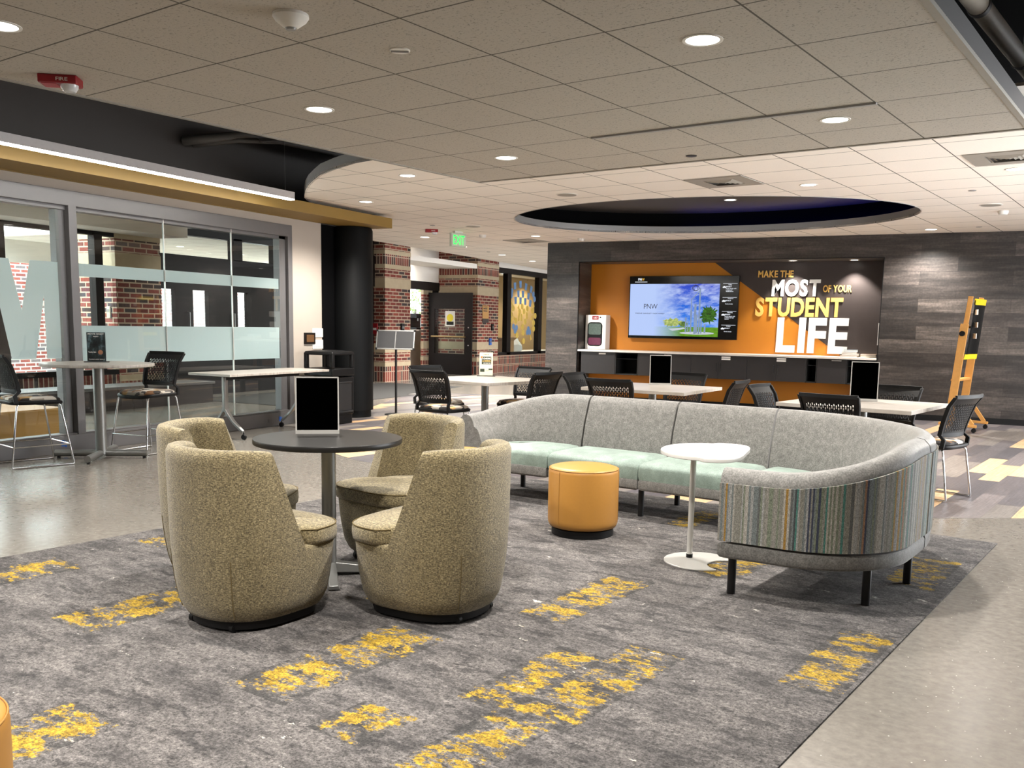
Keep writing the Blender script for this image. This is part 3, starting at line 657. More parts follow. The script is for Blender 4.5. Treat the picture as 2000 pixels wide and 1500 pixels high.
# ---------------------------------------------------------------- curved sofa (local axes follow the rug)
SX, SY = -3.05, 5.6
sofa = thing('sectional_sofa', 'long curved gray velvet sectional sofa with mint seats and a striped outer back', 'sofa', GW(SX, SY, .006), -TH)
def arc(cx, cy, r, a0, a1, n): return [(cx+r*math.cos(math.radians(a0+(a1-a0)*i/n)), cy+r*math.sin(math.radians(a0+(a1-a0)*i/n))) for i in range(n+1)]
def lp(p, z): return (p[0]-SX, p[1]-SY, z)
def offs(path, d):
    """path shifted d to its right-hand (inner) side"""
    out = []
    for i, p in enumerate(path):
        a, b = path[max(i-1, 0)], path[min(i+1, len(path)-1)]
        tx, ty = b[0]-a[0], b[1]-a[1]; L = math.hypot(tx, ty)
        out.append((p[0]+ty/L*d, p[1]-tx/L*d))
    return out
def sweep_back(path, zt):
    loops = []; N = len(path)
    prof = lambda t: [(0,.285),(0,.45),(.002,t-.075),(.012,t-.035),(.040,t-.006),(.075,t),(.110,t-.012),(.135,t-.045),(.150,t-.09),(.19,t*.45+.23),(.225,.43),(.235,.30)]
    cols = [prof(z) for z in zt]; n = len(cols[0]); rings = []
    for j in range(n):
        d = cols[0][j][0]; rings.append(offs(path, d))
    mb = MB(); loops = [[lp(rings[j][i], cols[i][j][1]) for j in range(n)] for i in range(N)]
    e = .012                              # soften the two ends
    for k, s in ((0, 1), (N-1, -1)):
        c = Vector((0,0,0))
        for p in loops[k]: c += Vector(p)
        c /= n
        cap = [tuple(Vector(p).lerp(c, .10)) for p in loops[k]]
        if s == 1: first = cap
        else: last = cap
    mb.loft([first]+loops+[last]); b = mb.build('backrest', m_velvet, sofa, ang=60); return b
def stripe_panel(path, zt, u0):
    out = offs(path, -.006); inn = offs(path, .004); mb = MB(); vs, fs, uv = [], [], []; u = u0; n = 8
    for i, p in enumerate(out):
        if i: u += math.dist(out[i], out[i-1])
        zs = [.287+(zt[i]-.07-.287)*j/(n-1) for j in range(n)]
        for z in zs: vs.append(lp(p, z)); uv.append((u, z))
    for i in range(len(out)-1):
        for j in range(n-1):
            a = i*n+j; fs.append((a, a+n, a+n+1, a+1))
    o = len(vs)
    for i, p in enumerate(inn):
        for q, z in ((out[i], .287), (out[i], zt[i]-.07)): pass
        vs += [lp(p, .287), lp(p, zt[i]-.07)]; uv += [uv[i*n], uv[i*n+n-1]]
    for i in range(len(out)-1):
        fs += [(i*n+n-1, (i+1)*n+n-1, o+2*(i+1)+1, o+2*i+1), (i*n, o+2*i, o+2*(i+1), (i+1)*n)]
    me = bpy.data.meshes.new('outer_panel'); me.from_pydata(vs, [], fs); me.materials.append(m_stripe)
    l = me.uv_layers.new(name='UVMap')
    for lo in me.loops: l.data[lo.index].uv = uv[lo.vertex_index]
    me.polygons.foreach_set('use_smooth', [True]*len(me.polygons)); me.set_sharp_from_angle(angle=math.radians(40))
    ob = bpy.data.objects.new('outer_panel', me); COL.objects.link(ob); ob.parent = sofa
    ob['label'] = 'striped multicolour woven outer panel'
    return u
def inset_poly(poly, d):
    n = len(poly); out = []
    A = sum(poly[i][0]*poly[(i+1) % n][1]-poly[(i+1) % n][0]*poly[i][1] for i in range(n)); s = 1 if A > 0 else -1
    for i in range(n):
        a, b, c = poly[i-1], poly[i], poly[(i+1) % n]
        e1 = Vector((b[0]-a[0], b[1]-a[1])).normalized(); e2 = Vector((c[0]-b[0], c[1]-b[1])).normalized()
        n1, n2 = Vector((-e1.y, e1.x))*s, Vector((-e2.y, e2.x))*s
        m = n1+n2; k = d*2/max(m.length_squared, .8)
        out.append((b[0]+m.x*k, b[1]+m.y*k))
    return out
def seat(poly):
    mb = MB(); L = []
    for d, z in [(.004,.272),(0,.30),(0,.352),(.008,.376),(.028,.396),(.07,.409),(.13,.416),(.2,.419)]:
        L.append([lp(p, z) for p in inset_poly(poly, d)])
    mb.loft(L); mb.build('seat_cushion', m_mint, sofa, ang=70)
def rail(poly):
    mb = MB(); mb.loft([[lp(p, z) for p in inset_poly(poly, d)] for d, z in [(.02,.196),(.006,.202),(.0,.215),(.0,.262),(.006,.274)]])
    mb.build('base_rail', m_velvet, sofa, ang=50)
def sub(poly_path, m):      # more points along a straight run
    out = []
    for a, b in zip(poly_path, poly_path[1:]):
        for i in range(m): out.append((a[0]+(b[0]-a[0])*i/m, a[1]+(b[1]-a[1])*i/m))
    return out+[poly_path[-1]]
def ease(a, b, t): t = max(0, min(1, t)); t = t*t*(3-2*t); return a+(b-a)*t
# the paths run so that the seat lies on their right-hand side
g_ = .008
p1 = sub([(-4.62,5.53),(-4.62,5.78)], 3)[:-1] + arc(-4.10,5.78,.52,180,90,12) + sub([(-4.10,6.30),(-3.82-g_,6.30)], 3)[1:]
z1 = [ease(.63, .785, i/(len(p1)-3)) for i in range(len(p1))]
p2 = sub([(-3.82+g_,6.30),(-3.055-g_,6.30)], 6); p3 = sub([(-3.055+g_,6.30),(-2.30-g_,6.30)], 6)
p4 = [(-2.30+g_,6.30)] + arc(-2.30,5.05,1.25,88,2,22) + [(-1.05,5.05+g_)]
p5 = sub([(-1.05,5.05-g_),(-1.05,4.72)], 4)[:-1] + arc(-1.55,4.72,.5,0,-90,14) + sub([(-1.55,4.22),(-1.83,4.20)], 3)[1:]
z5 = [ease(.785, .645, (i-1)/(len(p5)-4)) for i in range(len(p5))]
u = 0.0
for p, z in ((p1, z1), (p2, [.785]*len(p2)), (p3, [.785]*len(p3)), (p4, [.785]*len(p4)), (p5, z5)):
    sweep_back(p, z); u = stripe_panel(p, z, u)
seat([(-3.82-.003,5.60),(-3.82-.003,6.09)]+offs(arc(-4.10,5.78,.52,90,180,8), -.22)+[(-4.40,5.60)])
seat([(-3.82+.003,5.60),(-3.055-.003,5.60),(-3.055-.003,6.09),(-3.82+.003,6.09)])
seat([(-3.055+.003,5.60),(-2.30-.003,5.60),(-2.30-.003,6.09),(-3.055+.003,6.09)])
mb = MB(); L = []
for d, z in [(.004,.272),(0,.30),(0,.352),(.008,.376),(.028,.396),(.07,.409),(.13,.416),(.2,.419)]:
    q = .4+math.degrees(d/.8); L.append([lp(p, z) for p in arc(-2.30,5.05,.55+d,90-q,q,18)+arc(-2.30,5.05,1.04-d,q,90-q,18)])
mb.loft(L, cap=False)
top_ = [lp(p, .419) for p in arc(-2.30,5.05,.75,90-.4-14.32,.4+14.32,18)]; bot_ = [lp(p, .419) for p in arc(-2.30,5.05,.84,90-.4-14.32,.4+14.32,18)]
mb.loft([top_, bot_], closed=False, cap=False); mb.build('seat_cushion', m_mint, sofa, ang=70)
seat([(-1.75,5.05-.003),(-1.75,4.45)]+arc(-1.55,4.72,.28,-88,0,8)+[(-1.27,5.05-.003)])
rail(p1+[(-3.83,5.60),(-4.62,5.56)])
rail([(-3.81,6.30),(-3.06,6.30),(-3.06,5.60),(-3.81,5.60)]); rail([(-3.05,6.30),(-2.31,6.30),(-2.31,5.60),(-3.05,5.60)])
rail(p4+arc(-2.30,5.05,.55,2,88,12)); rail(p5+[(-1.75,4.30),(-1.75,5.04)])
for x, y in [(-1.784,4.29),(-1.19,4.53),(-1.13,5.08),(-3.07,5.69),(-3.06,6.24),(-3.83,5.69),(-3.83,6.24),(-4.40,6.1),(-4.50,5.64),(-2.30,5.70),(-2.30,6.23),(-1.73,5.02),(-1.44,5.92)]:
    MB().cyl((x-SX,y-SY,0), (x-SX,y-SY,.205), .021, 16).build('leg', m_blackmetal, sofa)

# ---------------------------------------------------------------- tweed tub chairs
def plan(phi, a=.312, bb=.335, bf=.325):
    """outline radius; phi measured from straight back, growing to the chair's left"""
    c, s = -math.cos(phi), math.sin(phi); back = c < 0
    n = 2.35 if back else 3.6; b = bb if back else bf
    r = 1/((abs(s)/a)**n + (abs(c)/b)**n)**(1/n)
    return r
def KZ(z): return .875+.140*(1-math.exp(-max(0, z-.075)/.17))
def pt(phi, r, z): return (r*math.sin(phi), -r*math.cos(phi), z)
def make_tub(label, group):
    t = thing('lounge_chair', label, 'chair', (0,0,0), 0, group)
    n = 72; mb = MB()
    mb.loft([[pt(2*PI*i/n, plan(2*PI*i/n)*k, z) for i in range(n)] for k, z in [(.78,.048),(.815,.052),(.85,.07),(KZ(.105),.105),(KZ(.13),.13),(KZ(.2),.2),(KZ(.27),.27),(KZ(.32),.32),(KZ(.338),.338),(.975,.35),(.93,.356)]])
    N = 48; cols = []
    zo = [.285,.312,.36,.42,.50,.60,.68,.735,.765]
    for i in range(N+1):
        s = 2*i/N-1; loop = []
        def P(z, off):
            f = max(0, (z-.35)/.43); pm = math.radians(98-32*f**.85)
            ph = s*pm; k = KZ(z)+.001
            r = plan(ph)*k-off
            return pt(ph, r, z)
        zt = .795-.012*abs(s)**6
        for z in zo: loop.append(P(min(z, zt-.02), 0 if z > .30 else .003))
        loop += [P(zt-.007, .010), P(zt, .030), P(zt-.002, .05), P(zt-.014, .068)]
        for z in zo[::-1]: loop.append(P(min(z, zt-.03), .078))
        cols.append(loop)
    def shrink(l, f):
        c = sum((Vector(p) for p in l), Vector())/len(l); return [tuple(Vector(p).lerp(c, f)) for p in l]
    def nudge(l, s):     # rounded front edges of the back
        return l
    mb.loft([shrink(cols[0], .18)]+cols+[shrink(cols[-1], .18)])
    mb.build('upholstered_shell', m_tweed, t, ang=62)
    sp = []
    def rs(ph):
        a = abs(((ph+PI) % (2*PI))-PI); w = max(0, min(1, (a-math.radians(92))/math.radians(16)))
        return plan(ph)*1.0-.082*(1-w)+.010*w
    mb = MB(); mb.loft([[pt(2*PI*i/n, (rs(2*PI*i/n)-d), z) for i in range(n)] for d, z in [(.02,.345),(.003,.352),(0,.372),(0,.402),(.006,.418),(.022,.428),(.08,.436),(.16,.440)]])
    mb.build('seat_cushion', m_tweed, t, ang=70)
    a0 = math.radians(100)
    MB().tube([pt(a0+(2*PI-2*a0)*i/40, rs(a0+(2*PI-2*a0)*i/40)-.004, .419) for i in range(41)], .0028, 6).build('piping', m_pipe, t)
    for s in (-1, 1):
        MB().tube([pt(s*.62, plan(s*.62)*k+.0008, z) for k, z in [(.865,.07),(KZ(.13),.13),(KZ(.2),.2),(KZ(.27),.27),(KZ(.33),.33)]], .0022, 6).build('back_seam', m_pipe, t)
    mb = MB(); mb.loft([[pt(2*PI*i/n, plan(2*PI*i/n)*.76, z) for i in range(n)] for z in (.012,.052)]); mb.build('plinth', m_black, t)
    for ph in (.55, PI-.55, PI+.55, -.55):
        c = Vector(pt(ph, plan(ph)*.74, .018)); MB().cyl(c-Vector((.011,0,0)), c+Vector((.011,0,0)), .018, 16).build('caster', m_black, t)
    return t
TC = Vector((-2.98, 3.79, .006))
tub = make_tub('straw tweed tub chair, left one of the two nearest the camera', 'tweed tub chairs around the black table')
def tub_at(o, c, f): o.location = (c[0], c[1], .006); o.rotation_euler = (0, 0, math.atan2(-f[0], f[1]))
tub_at(tub, (-2.87, 3.09), (.12,.99))
for c, f, lb in [((-2.20,3.58), (-.99,.05), 'straw tweed tub chair, right one of the two nearest the camera'),
                 ((-2.88,4.34), (-.26,-.97), 'straw tweed tub chair facing the camera behind the black round table'),
                 ((-3.49,3.60), (.92,.40), 'straw tweed tub chair behind the left front tub chair, facing right')]:
    o = dup(tub, (0,0,0), 0, lb); tub_at(o, c, f)

# black round table between the tub chairs
t = thing('cocktail_table', 'round black laminate table on a gray metal column between the tub chairs', 'table', TC)
MB().lathe([(0,.702),(.372,.702),(.379,.706),(.380,.712),(.380,.728),(.378,.731),(0,.731)], 72).build('tabletop', m_tabletop, t)
MB().cyl((0,0,.04), (0,0,.702), .037, 32).build('column', m_alu, t)
MB().lathe([(.05,.68),(.11,.694),(.11,.702)], 24).build('mounting_plate', m_blackmetal, t)
for a in range(4):
    q = math.radians(42+90*a); d = Vector((math.cos(q), math.sin(q), 0)); s = Vector((-d.y, d.x, 0))
    vs = [d*.03+s*.035+Vector((0,0,.02)), d*.03-s*.035+Vector((0,0,.02)), d*.31-s*.03+Vector((0,0,.006)), d*.31+s*.03+Vector((0,0,.006)),
          d*.03+s*.03+Vector((0,0,.075)), d*.03-s*.03+Vector((0,0,.075)), d*.31-s*.022+Vector((0,0,.028)), d*.31+s*.022+Vector((0,0,.028))]
    mb = MB(); mb.add(vs, [(0,1,2,3),(4,7,6,5),(0,4,5,1),(1,5,6,2),(2,6,7,3),(3,7,4,0)]); mb.build('base_spoke', m_alu, t, bevel=.004)
def tabletop_sign(loc, face, w, h, label, lean=.10):
    """slanted acrylic holder with a black insert, silver edging and a foot"""
    rz = math.atan2(face[1], face[0])+PI/2
    t = thing('tabletop_sign', label, 'sign', loc, rz, 'black tabletop signs in silver edged holders')
    M = Matrix.Translation((0,0,.012)) @ Matrix.Rotation(-lean, 4, 'X')
    e = .007
    MB().box((0,.001,h/2),(w-2*e,.004,h-2*e),0,0,M).build('black_insert', m_blackpanel, t, smooth=False)
    mb = MB()
    for c, d in [((0,0,h-e/2),(w,.008,e)),((0,0,e/2),(w,.008,e)),((-w/2+e/2,0,h/2),(e,.008,h)),((w/2-e/2,0,h/2),(e,.008,h))]: mb.box(c, d, 0, 0, M)
    mb.build('frame', m_silver, t, smooth=False)
    MB().bb((-w/2,-.006,0),(w/2,.075,.004)).bb((-w/2,-.010,0),(w/2,-.002,.02)).build('foot', m_acryl if False else m_silver, t, smooth=False)
    return t
tabletop_sign((-3.13,3.89,.7375), (.62,-.78), .228, .292, 'black sign in a silver edged holder on the round black table')

# ottomans
def ottoman(loc, label, rz=0):
    t = thing('ottoman', label, 'ottoman', loc, rz, 'round mustard leather ottomans')
    R = .226
    MB().lathe([(0,.05),(.19,.05),(.215,.058),(R-.002,.08),(R,.105),(R,.405),(R-.003,.422),(R-.012,.434),(R-.04,.442),(0,.448)], 64).build('body', m_yellow, t, ang=60)
    MB().tube([((R-.004)*math.cos(2*PI*i/60), (R-.004)*math.sin(2*PI*i/60), .428) for i in range(60)], .0024, 6, closed=True).build('top_piping', m_seam, t)
    for a in (0, 2*PI/3, 4*PI/3):
        MB().tube([((R+.0003)*math.cos(a), (R+.0003)*math.sin(a), z) for z in (.09,.2,.3,.42)], .0016, 6).build('side_seam', m_seam, t)
    MB().lathe([(.195,.0),(.2,.004),(.2,.046),(.19,.05)], 40).build('plinth', m_black, t)
    return t
ottoman((-2.21,5.41,.006), 'round mustard leather ottoman in front of the curved sofa', math.radians(-110))
ottoman((-3.26,5.60,.006), 'round mustard ottoman mostly hidden behind the tub chairs', 1)
o = ottoman((-2.06,1.10,.006), 'round mustard ottoman cut off by the lower left corner of the picture', 2.4)

# white side table with crescent base
t = thing('side_table', 'white D shaped side table on a silver post beside the sofa arm', 'table', (-1.30,5.0,.006))
top = []
for i in range(72):
    a = 2*PI*i/72; c, s = math.cos(a), math.sin(a)
    r = 1/((abs(c)/(.235 if c > 0 else .26))**(3.6 if c > 0 else 2.1)+(abs(s)/(.325 if c > 0 else .315))**(3.0 if c > 0 else 2.1))**(1/(3.3 if c > 0 else 2.1))
    top.append((r*c, r*s))
ca, sa = math.cos(.10), math.sin(.10); top = [(ca*x-sa*y, sa*x+ca*y) for x, y in top]
MB().loft([[(x*k, y*k, z) for x, y in top] for k, z in [(.975,.638),(1,.641),(1,.655),(.995,.659)]]).build('tabletop', m_white, t, ang=50)
bx, by = -.115, .115
ring = []
C0, Rb = Vector((bx+.075, by-.045)), .205
C1, Rc = Vector((bx+.255, by-.075)), .125
for i in range(80):
    a = 2*PI*i/80; p = C0+Vector((math.cos(a), math.sin(a)))*Rb; d = p-C1
    if d.length < Rc: p = C1+Vector((-abs(math.cos(0))*0, 0)) if d.length == 0 else C1-Vector((abs(d.x) if False else (Rc**2-min(d.y**2, Rc**2))**.5, -d.y))
    ring.append((p.x, p.y))
MB().prism(ring, .0, .009).build('base', m_silver, t, bevel=.002)
MB().cyl((bx,by,.008), (bx,by,.638), .0165, 24).build('post', m_silver, t)
MB().cyl((bx,by,.008), (bx,by,.03), .019, 20).build('collar', m_black, t)
MB().cyl((bx,by,.626), (bx,by,.639), .06, 24).build('mounting_plate', m_silver, t)

# ---------------------------------------------------------------- mesh back chairs
def panel_pt(u, v, zb, zt, w0, w1):
    w = w0+(w1-w0)*v; z = zb+(zt-zb)*v
    y = -.20-.085*v**1.3-.05*max(0, v-.75)*2+.045*(u*u)*(1-.2*v)
    return (u*w/2, y, z)
def make_chair(kind, hs, label, group):
    t = thing('bar_chair' if kind == 'bar' else 'mesh_back_chair', label, 'chair', (0,0,0), 0, group)
    # seat shell with a waterfall front
    def outline(k=1.0, n=56):
        o = []
        for i in range(n):
            a = 2*PI*i/n; c, s = math.cos(a), math.sin(a)
            e = 4.2; r = 1/((abs(c)/.235)**e+(abs(s)/.235)**e)**(1/e); o.append((r*c*k, r*s*k))
        return o
    def dip(y): return -.022*max(0, (y-.12)/.115)**2
    mb = MB(); mb.loft([[(x, y, hs+z+dip(y)) for x, y in outline(k)] for k, z in [(.90,-.042),(.97,-.036),(1.0,-.02),(.995,-.008),(.965,-.004)]]); mb.build('seat_shell', m_black, t, ang=60)
    mb = MB(); mb.loft([[(x, y+.005, hs+z+dip(y)) for x, y in outline(k)] for k, z in [(.91,-.006),(.92,.004),(.89,.016),(.78,.024),(.5,.028)]]); mb.build('seat_cushion', m_patch, t, ang=70)
    zb, zt, w0, w1 = hs+.075, hs+.385, .40, .46
    # side posts of the back, then top and bottom bars
    for s in (-1, 1):
        pts = [(s*.215,-.185,hs-.03),(s*.212,-.195,hs+.04)]+[(s*(w0+(w1-w0)*v)/2, panel_pt(1, v, zb, zt, w0, w1)[1], zb+(zt-zb)*v) for v in (0,.25,.5,.75,1)]
        mb = MB(); mb.loft([[(p[0]+dx, p[1]+dy, p[2]) for dx, dy in ((-.011,-.017),(.011,-.017),(.011,.017),(-.011,.017))] for p in pts]); mb.build('back_post', m_black, t, bevel=.004)
    for v, hgt, nm in ((1.0, .016, 'top_rail'), (0.0, .018, 'lower_rail')):
        loops = []
        for i in range(15):
            x, y, z = panel_pt(-1+i/7, v, zb, zt, w0, w1); loops.append([(x, y-.009, z-hgt), (x, y+.009, z-hgt), (x, y+.009, z+hgt), (x, y-.009, z+hgt)])
        MB().loft(loops).build(nm, m_black, t, bevel=.003, ang=50)
    # perforated panel: staggered upright slots cut out of a fine grid
    NU, NV = 52, 32; vs = []; fs = []
    for j in range(NV+1):
        for i in range(NU+1): vs.append(panel_pt(-1+2*i/NU, j/NV, zb, zt, w0, w1))
    for j in range(NV):
        for i in range(NU):
            col = i//2 if i % 2 else -1
            hole = i % 2 == 1 and 3 < i < NU-4 and 3 <= j < NV-6 and ((j+(0 if (i//2) % 2 else 2)) % 4) < 3
            if not hole: a = j*(NU+1)+i; fs.append((a, a+1, a+NU+2, a+NU+1))
    mb = MB(); mb.add(vs, fs); p = mb.build('back_panel', m_black, t, smooth=False)
    bm = bmesh.new(); bm.from_mesh(p.data); bmesh.ops.solidify(bm, geom=list(bm.faces), thickness=.005); bm.to_mesh(p.data); bm.free()
    r = .0085
    for s in (-1, 1):
        if kind == 'bar':
            MB().tube([(s*.19,.17,hs-.035),(s*.195,.19,hs-.06),(s*.235,.27,.02),(s*.236,.265,.009),(s*.236,.24,.009),(s*.236,-.22,.009),(s*.236,-.25,.009),(s*.235,-.255,.02),(s*.20,-.18,hs-.06),(s*.195,-.165,hs-.035)], r, 10).build('sled_leg', m_chrome, t)
        else:
            MB().tube([(s*.18,.15,hs-.035),(s*.20,.175,hs-.05),(s*.215,.215,.02),(s*.216,.21,.009),(s*.216,.19,.009),(s*.216,-.22,.009),(s*.216,-.245,.009),(s*.215,-.25,.02),(s*.20,-.19,hs-.06),(s*.18,-.17,hs-.035)], r, 10).build('sled_leg', m_chrome, t)
    if kind == 'bar':
        z = .19; MB().tube([(-.232,.245,z),(.232,.245,z)], r*.85, 8).tube([(-.232,-.237,z),(.232,-.237,z)], r*.85, 8).tube([(-.228,-.237,z),(-.228,.245,z)], r*.85, 8).tube([(.228,-.237,z),(.228,.245,z)], r*.85, 8).build('footrest', m_chrome, t)
    else:
        MB().tube([(-.19,.14,hs-.045),(.19,.14,hs-.045)], r, 8).tube([(-.19,-.16,hs-.045),(.19,-.16,hs-.045)], r, 8).build('crossbar', m_chrome, t)
    return t
used = [False]
chair0 = make_chair('low', .45, 'black mesh back chair', 'black mesh back chairs at the square tables')
def place_chair(c, f, lb):
    rz = math.atan2(-f[0], f[1])
    if not used[0]: chair0.location = (c[0], c[1], .003); chair0.rotation_euler = (0,0,rz); chair0['label'] = lb; used[0] = True
    else: dup(chair0, (c[0], c[1], .003), rz, lb)
def square_table(c, rot, label, chairs, d=.56):
    t = thing('square_table', label, 'table', (c[0], c[1], .003), rot, 'pale square tables')
    a = .54
    MB().bb((-a,-a,.705),(a,a,.737)).build('tabletop', m_palewood, t, bevel=.003, smooth=False)
    MB().cyl((0,0,.03),(0,0,.70),.04,24).build('column', m_alu, t)
    MB().cyl((0,0,.695),(0,0,.706),.12,24).build('mounting_plate', m_blackmetal, t)
    for k_ in range(4):
        M = Matrix.Rotation(PI/4+k_*PI/2, 4, 'Z'); MB().cyl(M @ Vector((.03,0,.028)), M @ Vector((.38,0,.022)), .024, 14).build('base_spoke', m_alu, t)
    R2 = Matrix.Rotation(rot, 2)
    for side, off, tw, lb in chairs:
        n = {'near': (0,-1), 'left': (-1,0), 'right': (1,0), 'far': (0,1)}[side]
        n = R2 @ Vector(n); tng = Vector((-n.y, n.x)); p = Vector(c)+n*(d+off[0])+tng*off[1]
        f = Matrix.Rotation(tw, 2) @ (-n); place_chair(p, f, lb)
    return t
T1, T2, T3 = (-4.86,8.94), (-2.92,8.92), (-.84,8.20)
square_table(T1, -.25, 'pale square table in front of the brick lobby, with a poster stand on it',
    [('near',(.02,-.05),.1,'black mesh back chair nearest the camera at the square table by the lobby'),('left',(.05,.1),-.1,'black mesh back chair on the far left of the square table by the lobby'),
     ('right',(.02,.06),0,'black mesh back chair on the right of the square table by the lobby'),('far',(.05,0),.1,'black mesh back chair behind the square table by the lobby')])
square_table(T2, -.08, 'pale square table in front of the television end of the niche',
    [('near',(.0,-.1),0,'black mesh back chair nearest the camera at the middle square table'),('left',(.02,.1),0,'black mesh back chair left of the middle square table by the niche edge'),
     ('right',(.08,0),0,'black mesh back chair right of the middle square table, turned left'),('far',(.1,.0),0,'black mesh back chair behind the middle square table before the cabinets')])
square_table(T3, -.21, 'pale square table at the right behind the curved sofa',
    [('near',(.0,.0),0,'black mesh back chair at the right square table, just behind the sofa back'),('left',(.05,.1),0,'black mesh back chair left of the right square table'),
     ('right',(-.03,.14),-.2,'black mesh back chair at the far right beside the planks, turned left'),('far',(.04,.0),0,'black mesh back chair behind the right square table against the wood wall')])
tabletop_sign((-2.96,9.28,.741), (.45,-.89), .225, .30, 'black sign in a silver edged holder on the middle square table')
tabletop_sign((-.86,8.40,.741), (.15,-.99), .226, .325, 'black sign in a silver edged holder on the right square table')

# counter height round table with its two chairs by the glass wall
t = thing('round_table', 'pale round counter height table on a gray column by the glass wall', 'table', (-7.44,6.02,0))
MB().lathe([(0,.878),(.492,.878),(.5,.882),(.5,.902),(.497,.906),(0,.906)], 72).build('tabletop', m_palewood, t)
MB().cyl((0,0,.04),(0,0,.87),.052,28).build('column', m_alu, t)
MB().cyl((0,0,.862),(0,0,.879),.13,24).build('mounting_plate', m_blackmetal, t)
for a in range(4):
    q = math.radians(34+90*a); d = Vector((math.cos(q), math.sin(q), 0))
    s = MB().cyl(d*.04+Vector((0,0,.05)), d*.42+Vector((0,0,.047)), .031, 18).build('base_spoke', m_alu, t)
    MB().cyl(d*.39+Vector((0,0,0)), d*.39+Vector((0,0,.02)), .016, 12).build('foot', m_black, s)
bar = make_chair('bar', .60, 'counter height black mesh back chair at the left edge of the picture', 'counter height chairs by the glass wall')
bar.location = (-7.62,5.43,0); bar.rotation_euler = (0,0,math.atan2(-.28,.96))
dup(bar, (-7.45,6.60,0), math.atan2(-.05,-.99), 'counter height black mesh back chair right of the round counter height table')

# flip top training table against the glass
t = thing('training_table', 'pale rectangular flip top table on gray T legs in front of the glass wall', 'table', (-7.58,8.42,0))
MB().bb((-.31,-.86,.715),(.31,.86,.742)).build('tabletop', m_palewood, t, bevel=.004, smooth=False)
MB().bb((-.03,-.62,.66),(.03,.62,.70)).build('beam', m_black, t, bevel=.004, smooth=False)
for y in (-.62, .62):
    L = MB().bar((0,y,.30),(0,y,.70),.062,.045).build('leg', m_alu, t, bevel=.01)
    MB().bb((-.2,y-.04,.695),(.2,y+.04,.716)).build('top_bracket', m_black, t, smooth=False)
    for s in (-1, 1):
        mb = MB(); mb.loft([[(x, y+w, z) for w, z in ((-.028*k,zz-.022*k),(.028*k,zz-.022*k),(.028*k,zz+.022*k),(-.028*k,zz+.022*k))] for x, zz, k in [(0,.34,1.1),(s*.05,.27,1),(s*.12,.19,.9),(s*.26,.085,.7)]])
        mb.build('leg_arm', m_alu, t, bevel=.005)
        MB().cyl((s*.265,y-.013,.03),(s*.265,y+.013,.03),.03,18).cyl((s*.262,y,.03),(s*.262,y,.085),.007,8).build('caster', m_black, t)

# ---------------------------------------------------------------- by the left wall and column
t = thing('trash_bin', 'black square trash bin with hooded lid openings beside the column', 'trash bin', (-7.63,9.74,0))
h = .235
mb = MB(); mb.loft([[(sx*k, sy*k, z) for sx, sy in ((-h,-h),(h,-h),(h,h),(-h,h))] for k, z in [(.9,0),(.9,.12),(.96,.135),(.97,.62)]]); mb.build('body', m_black, t, bevel=.012)
for a in range(4):
    M = Matrix.Rotation(a*PI/2, 4, 'Z'); mb = MB()
    mb.box((0,-h*.965,.36),(.34,.008,.36),0,0,M); mb.box((0,-h*.97,.55),(.36,.012,.02),0,0,M); mb.box((0,-h*.955,.165),(.40,.02,.022),0,0,M)
    mb.build('side_panel', plain('black ribbed plastic', (32,32,33), .5) if a == 0 else bpy.data.materials['black ribbed plastic'], t, bevel=.004)
mb = MB()
mb.bb((-h,-h,.635),(h,h,.735))
for sx in (-1, 1):
    for sy in (-1, 1): mb.bb((sx*h,sy*h,.73),(sx*(h-.055),sy*(h-.055),.92))
mb.bb((-h,-h,.905),(h,h,.935)); mb.loft([[(sx*k, sy*k, z) for sx, sy in ((-h,-h),(h,-h),(h,h),(-h,h))] for k, z in [(1,.93),(.94,.95),(.5,.965)]])
mb.build('lid_hood', m_black, t, bevel=.012)
t = thing('sign_stand', 'black floor sign stand with a two panel dark board beside the column', 'sign stand', (-7.58,11.22,.002), 0.35)
MB().lathe([(.165,0),(.165,.012),(.14,.02),(.03,.03),(0,.03)], 32).build('base', m_blackmetal, t)
MB().cyl((0,0,.02),(0,0,1.16),.017,16).build('pole', m_blackmetal, t)
M = Matrix.Translation((0,-.03,1.09)) @ Matrix.Rotation(-.30, 4, 'X')
for s in (-1, 1):
    MB().box((s*.135,0,0),(.255,.01,.25),0,0,M).build('board', plain('dark slate insert', (50,50,52), .5) if s < 0 else bpy.data.materials['dark slate insert'], t, smooth=False)
mb = MB()
for c, d in [((0,0,.135),(.56,.022,.016)),((0,0,-.135),(.56,.022,.016)),((-.275,0,0),(.016,.022,.28)),((.275,0,0),(.016,.022,.28)),((0,0,0),(.012,.02,.26))]: mb.box(c, d, 0, 0, M)
mb.build('frame', m_alu, t, smooth=False)
mb = MB()
for x in (-.275, .275):
    for z in (-.135, .135): mb.box((x,0,z),(.03,.026,.03),0,0,M)
mb.build('corner_cap', m_black, t, bevel=.004)
t = thing('wall_plate', 'dark bronze framed wall panel on the beige wall beside the glass', 'control panel', (-8.0,9.79,1.11))
MB().bb((0,-.11,-.075),(.02,.11,.075)).build('frame', m_brown, t, bevel=.005); MB().bb((.018,-.075,-.048),(.023,.075,.048)).build('panel', plain('bronze panel', (120,86,56), .35, .4), t, smooth=False)
for z, lb in ((1.185,'upper white four gang light switch plate on the beige wall'),(1.03,'lower white four gang light switch plate behind the trash bin')):
    t = thing('light_switch', lb, 'light switch', (-8.0,9.965,z), 0, 'switch plates')
    MB().bb((0,-.11,-.06),(.006,.11,.06)).build('plate', m_whitep, t, bevel=.002)
    for i in range(4): MB().bb((.004,-.089+.048*i,-.035),(.010,-.055+.048*i,.035)).build('rocker', m_whitep, t, bevel=.002)
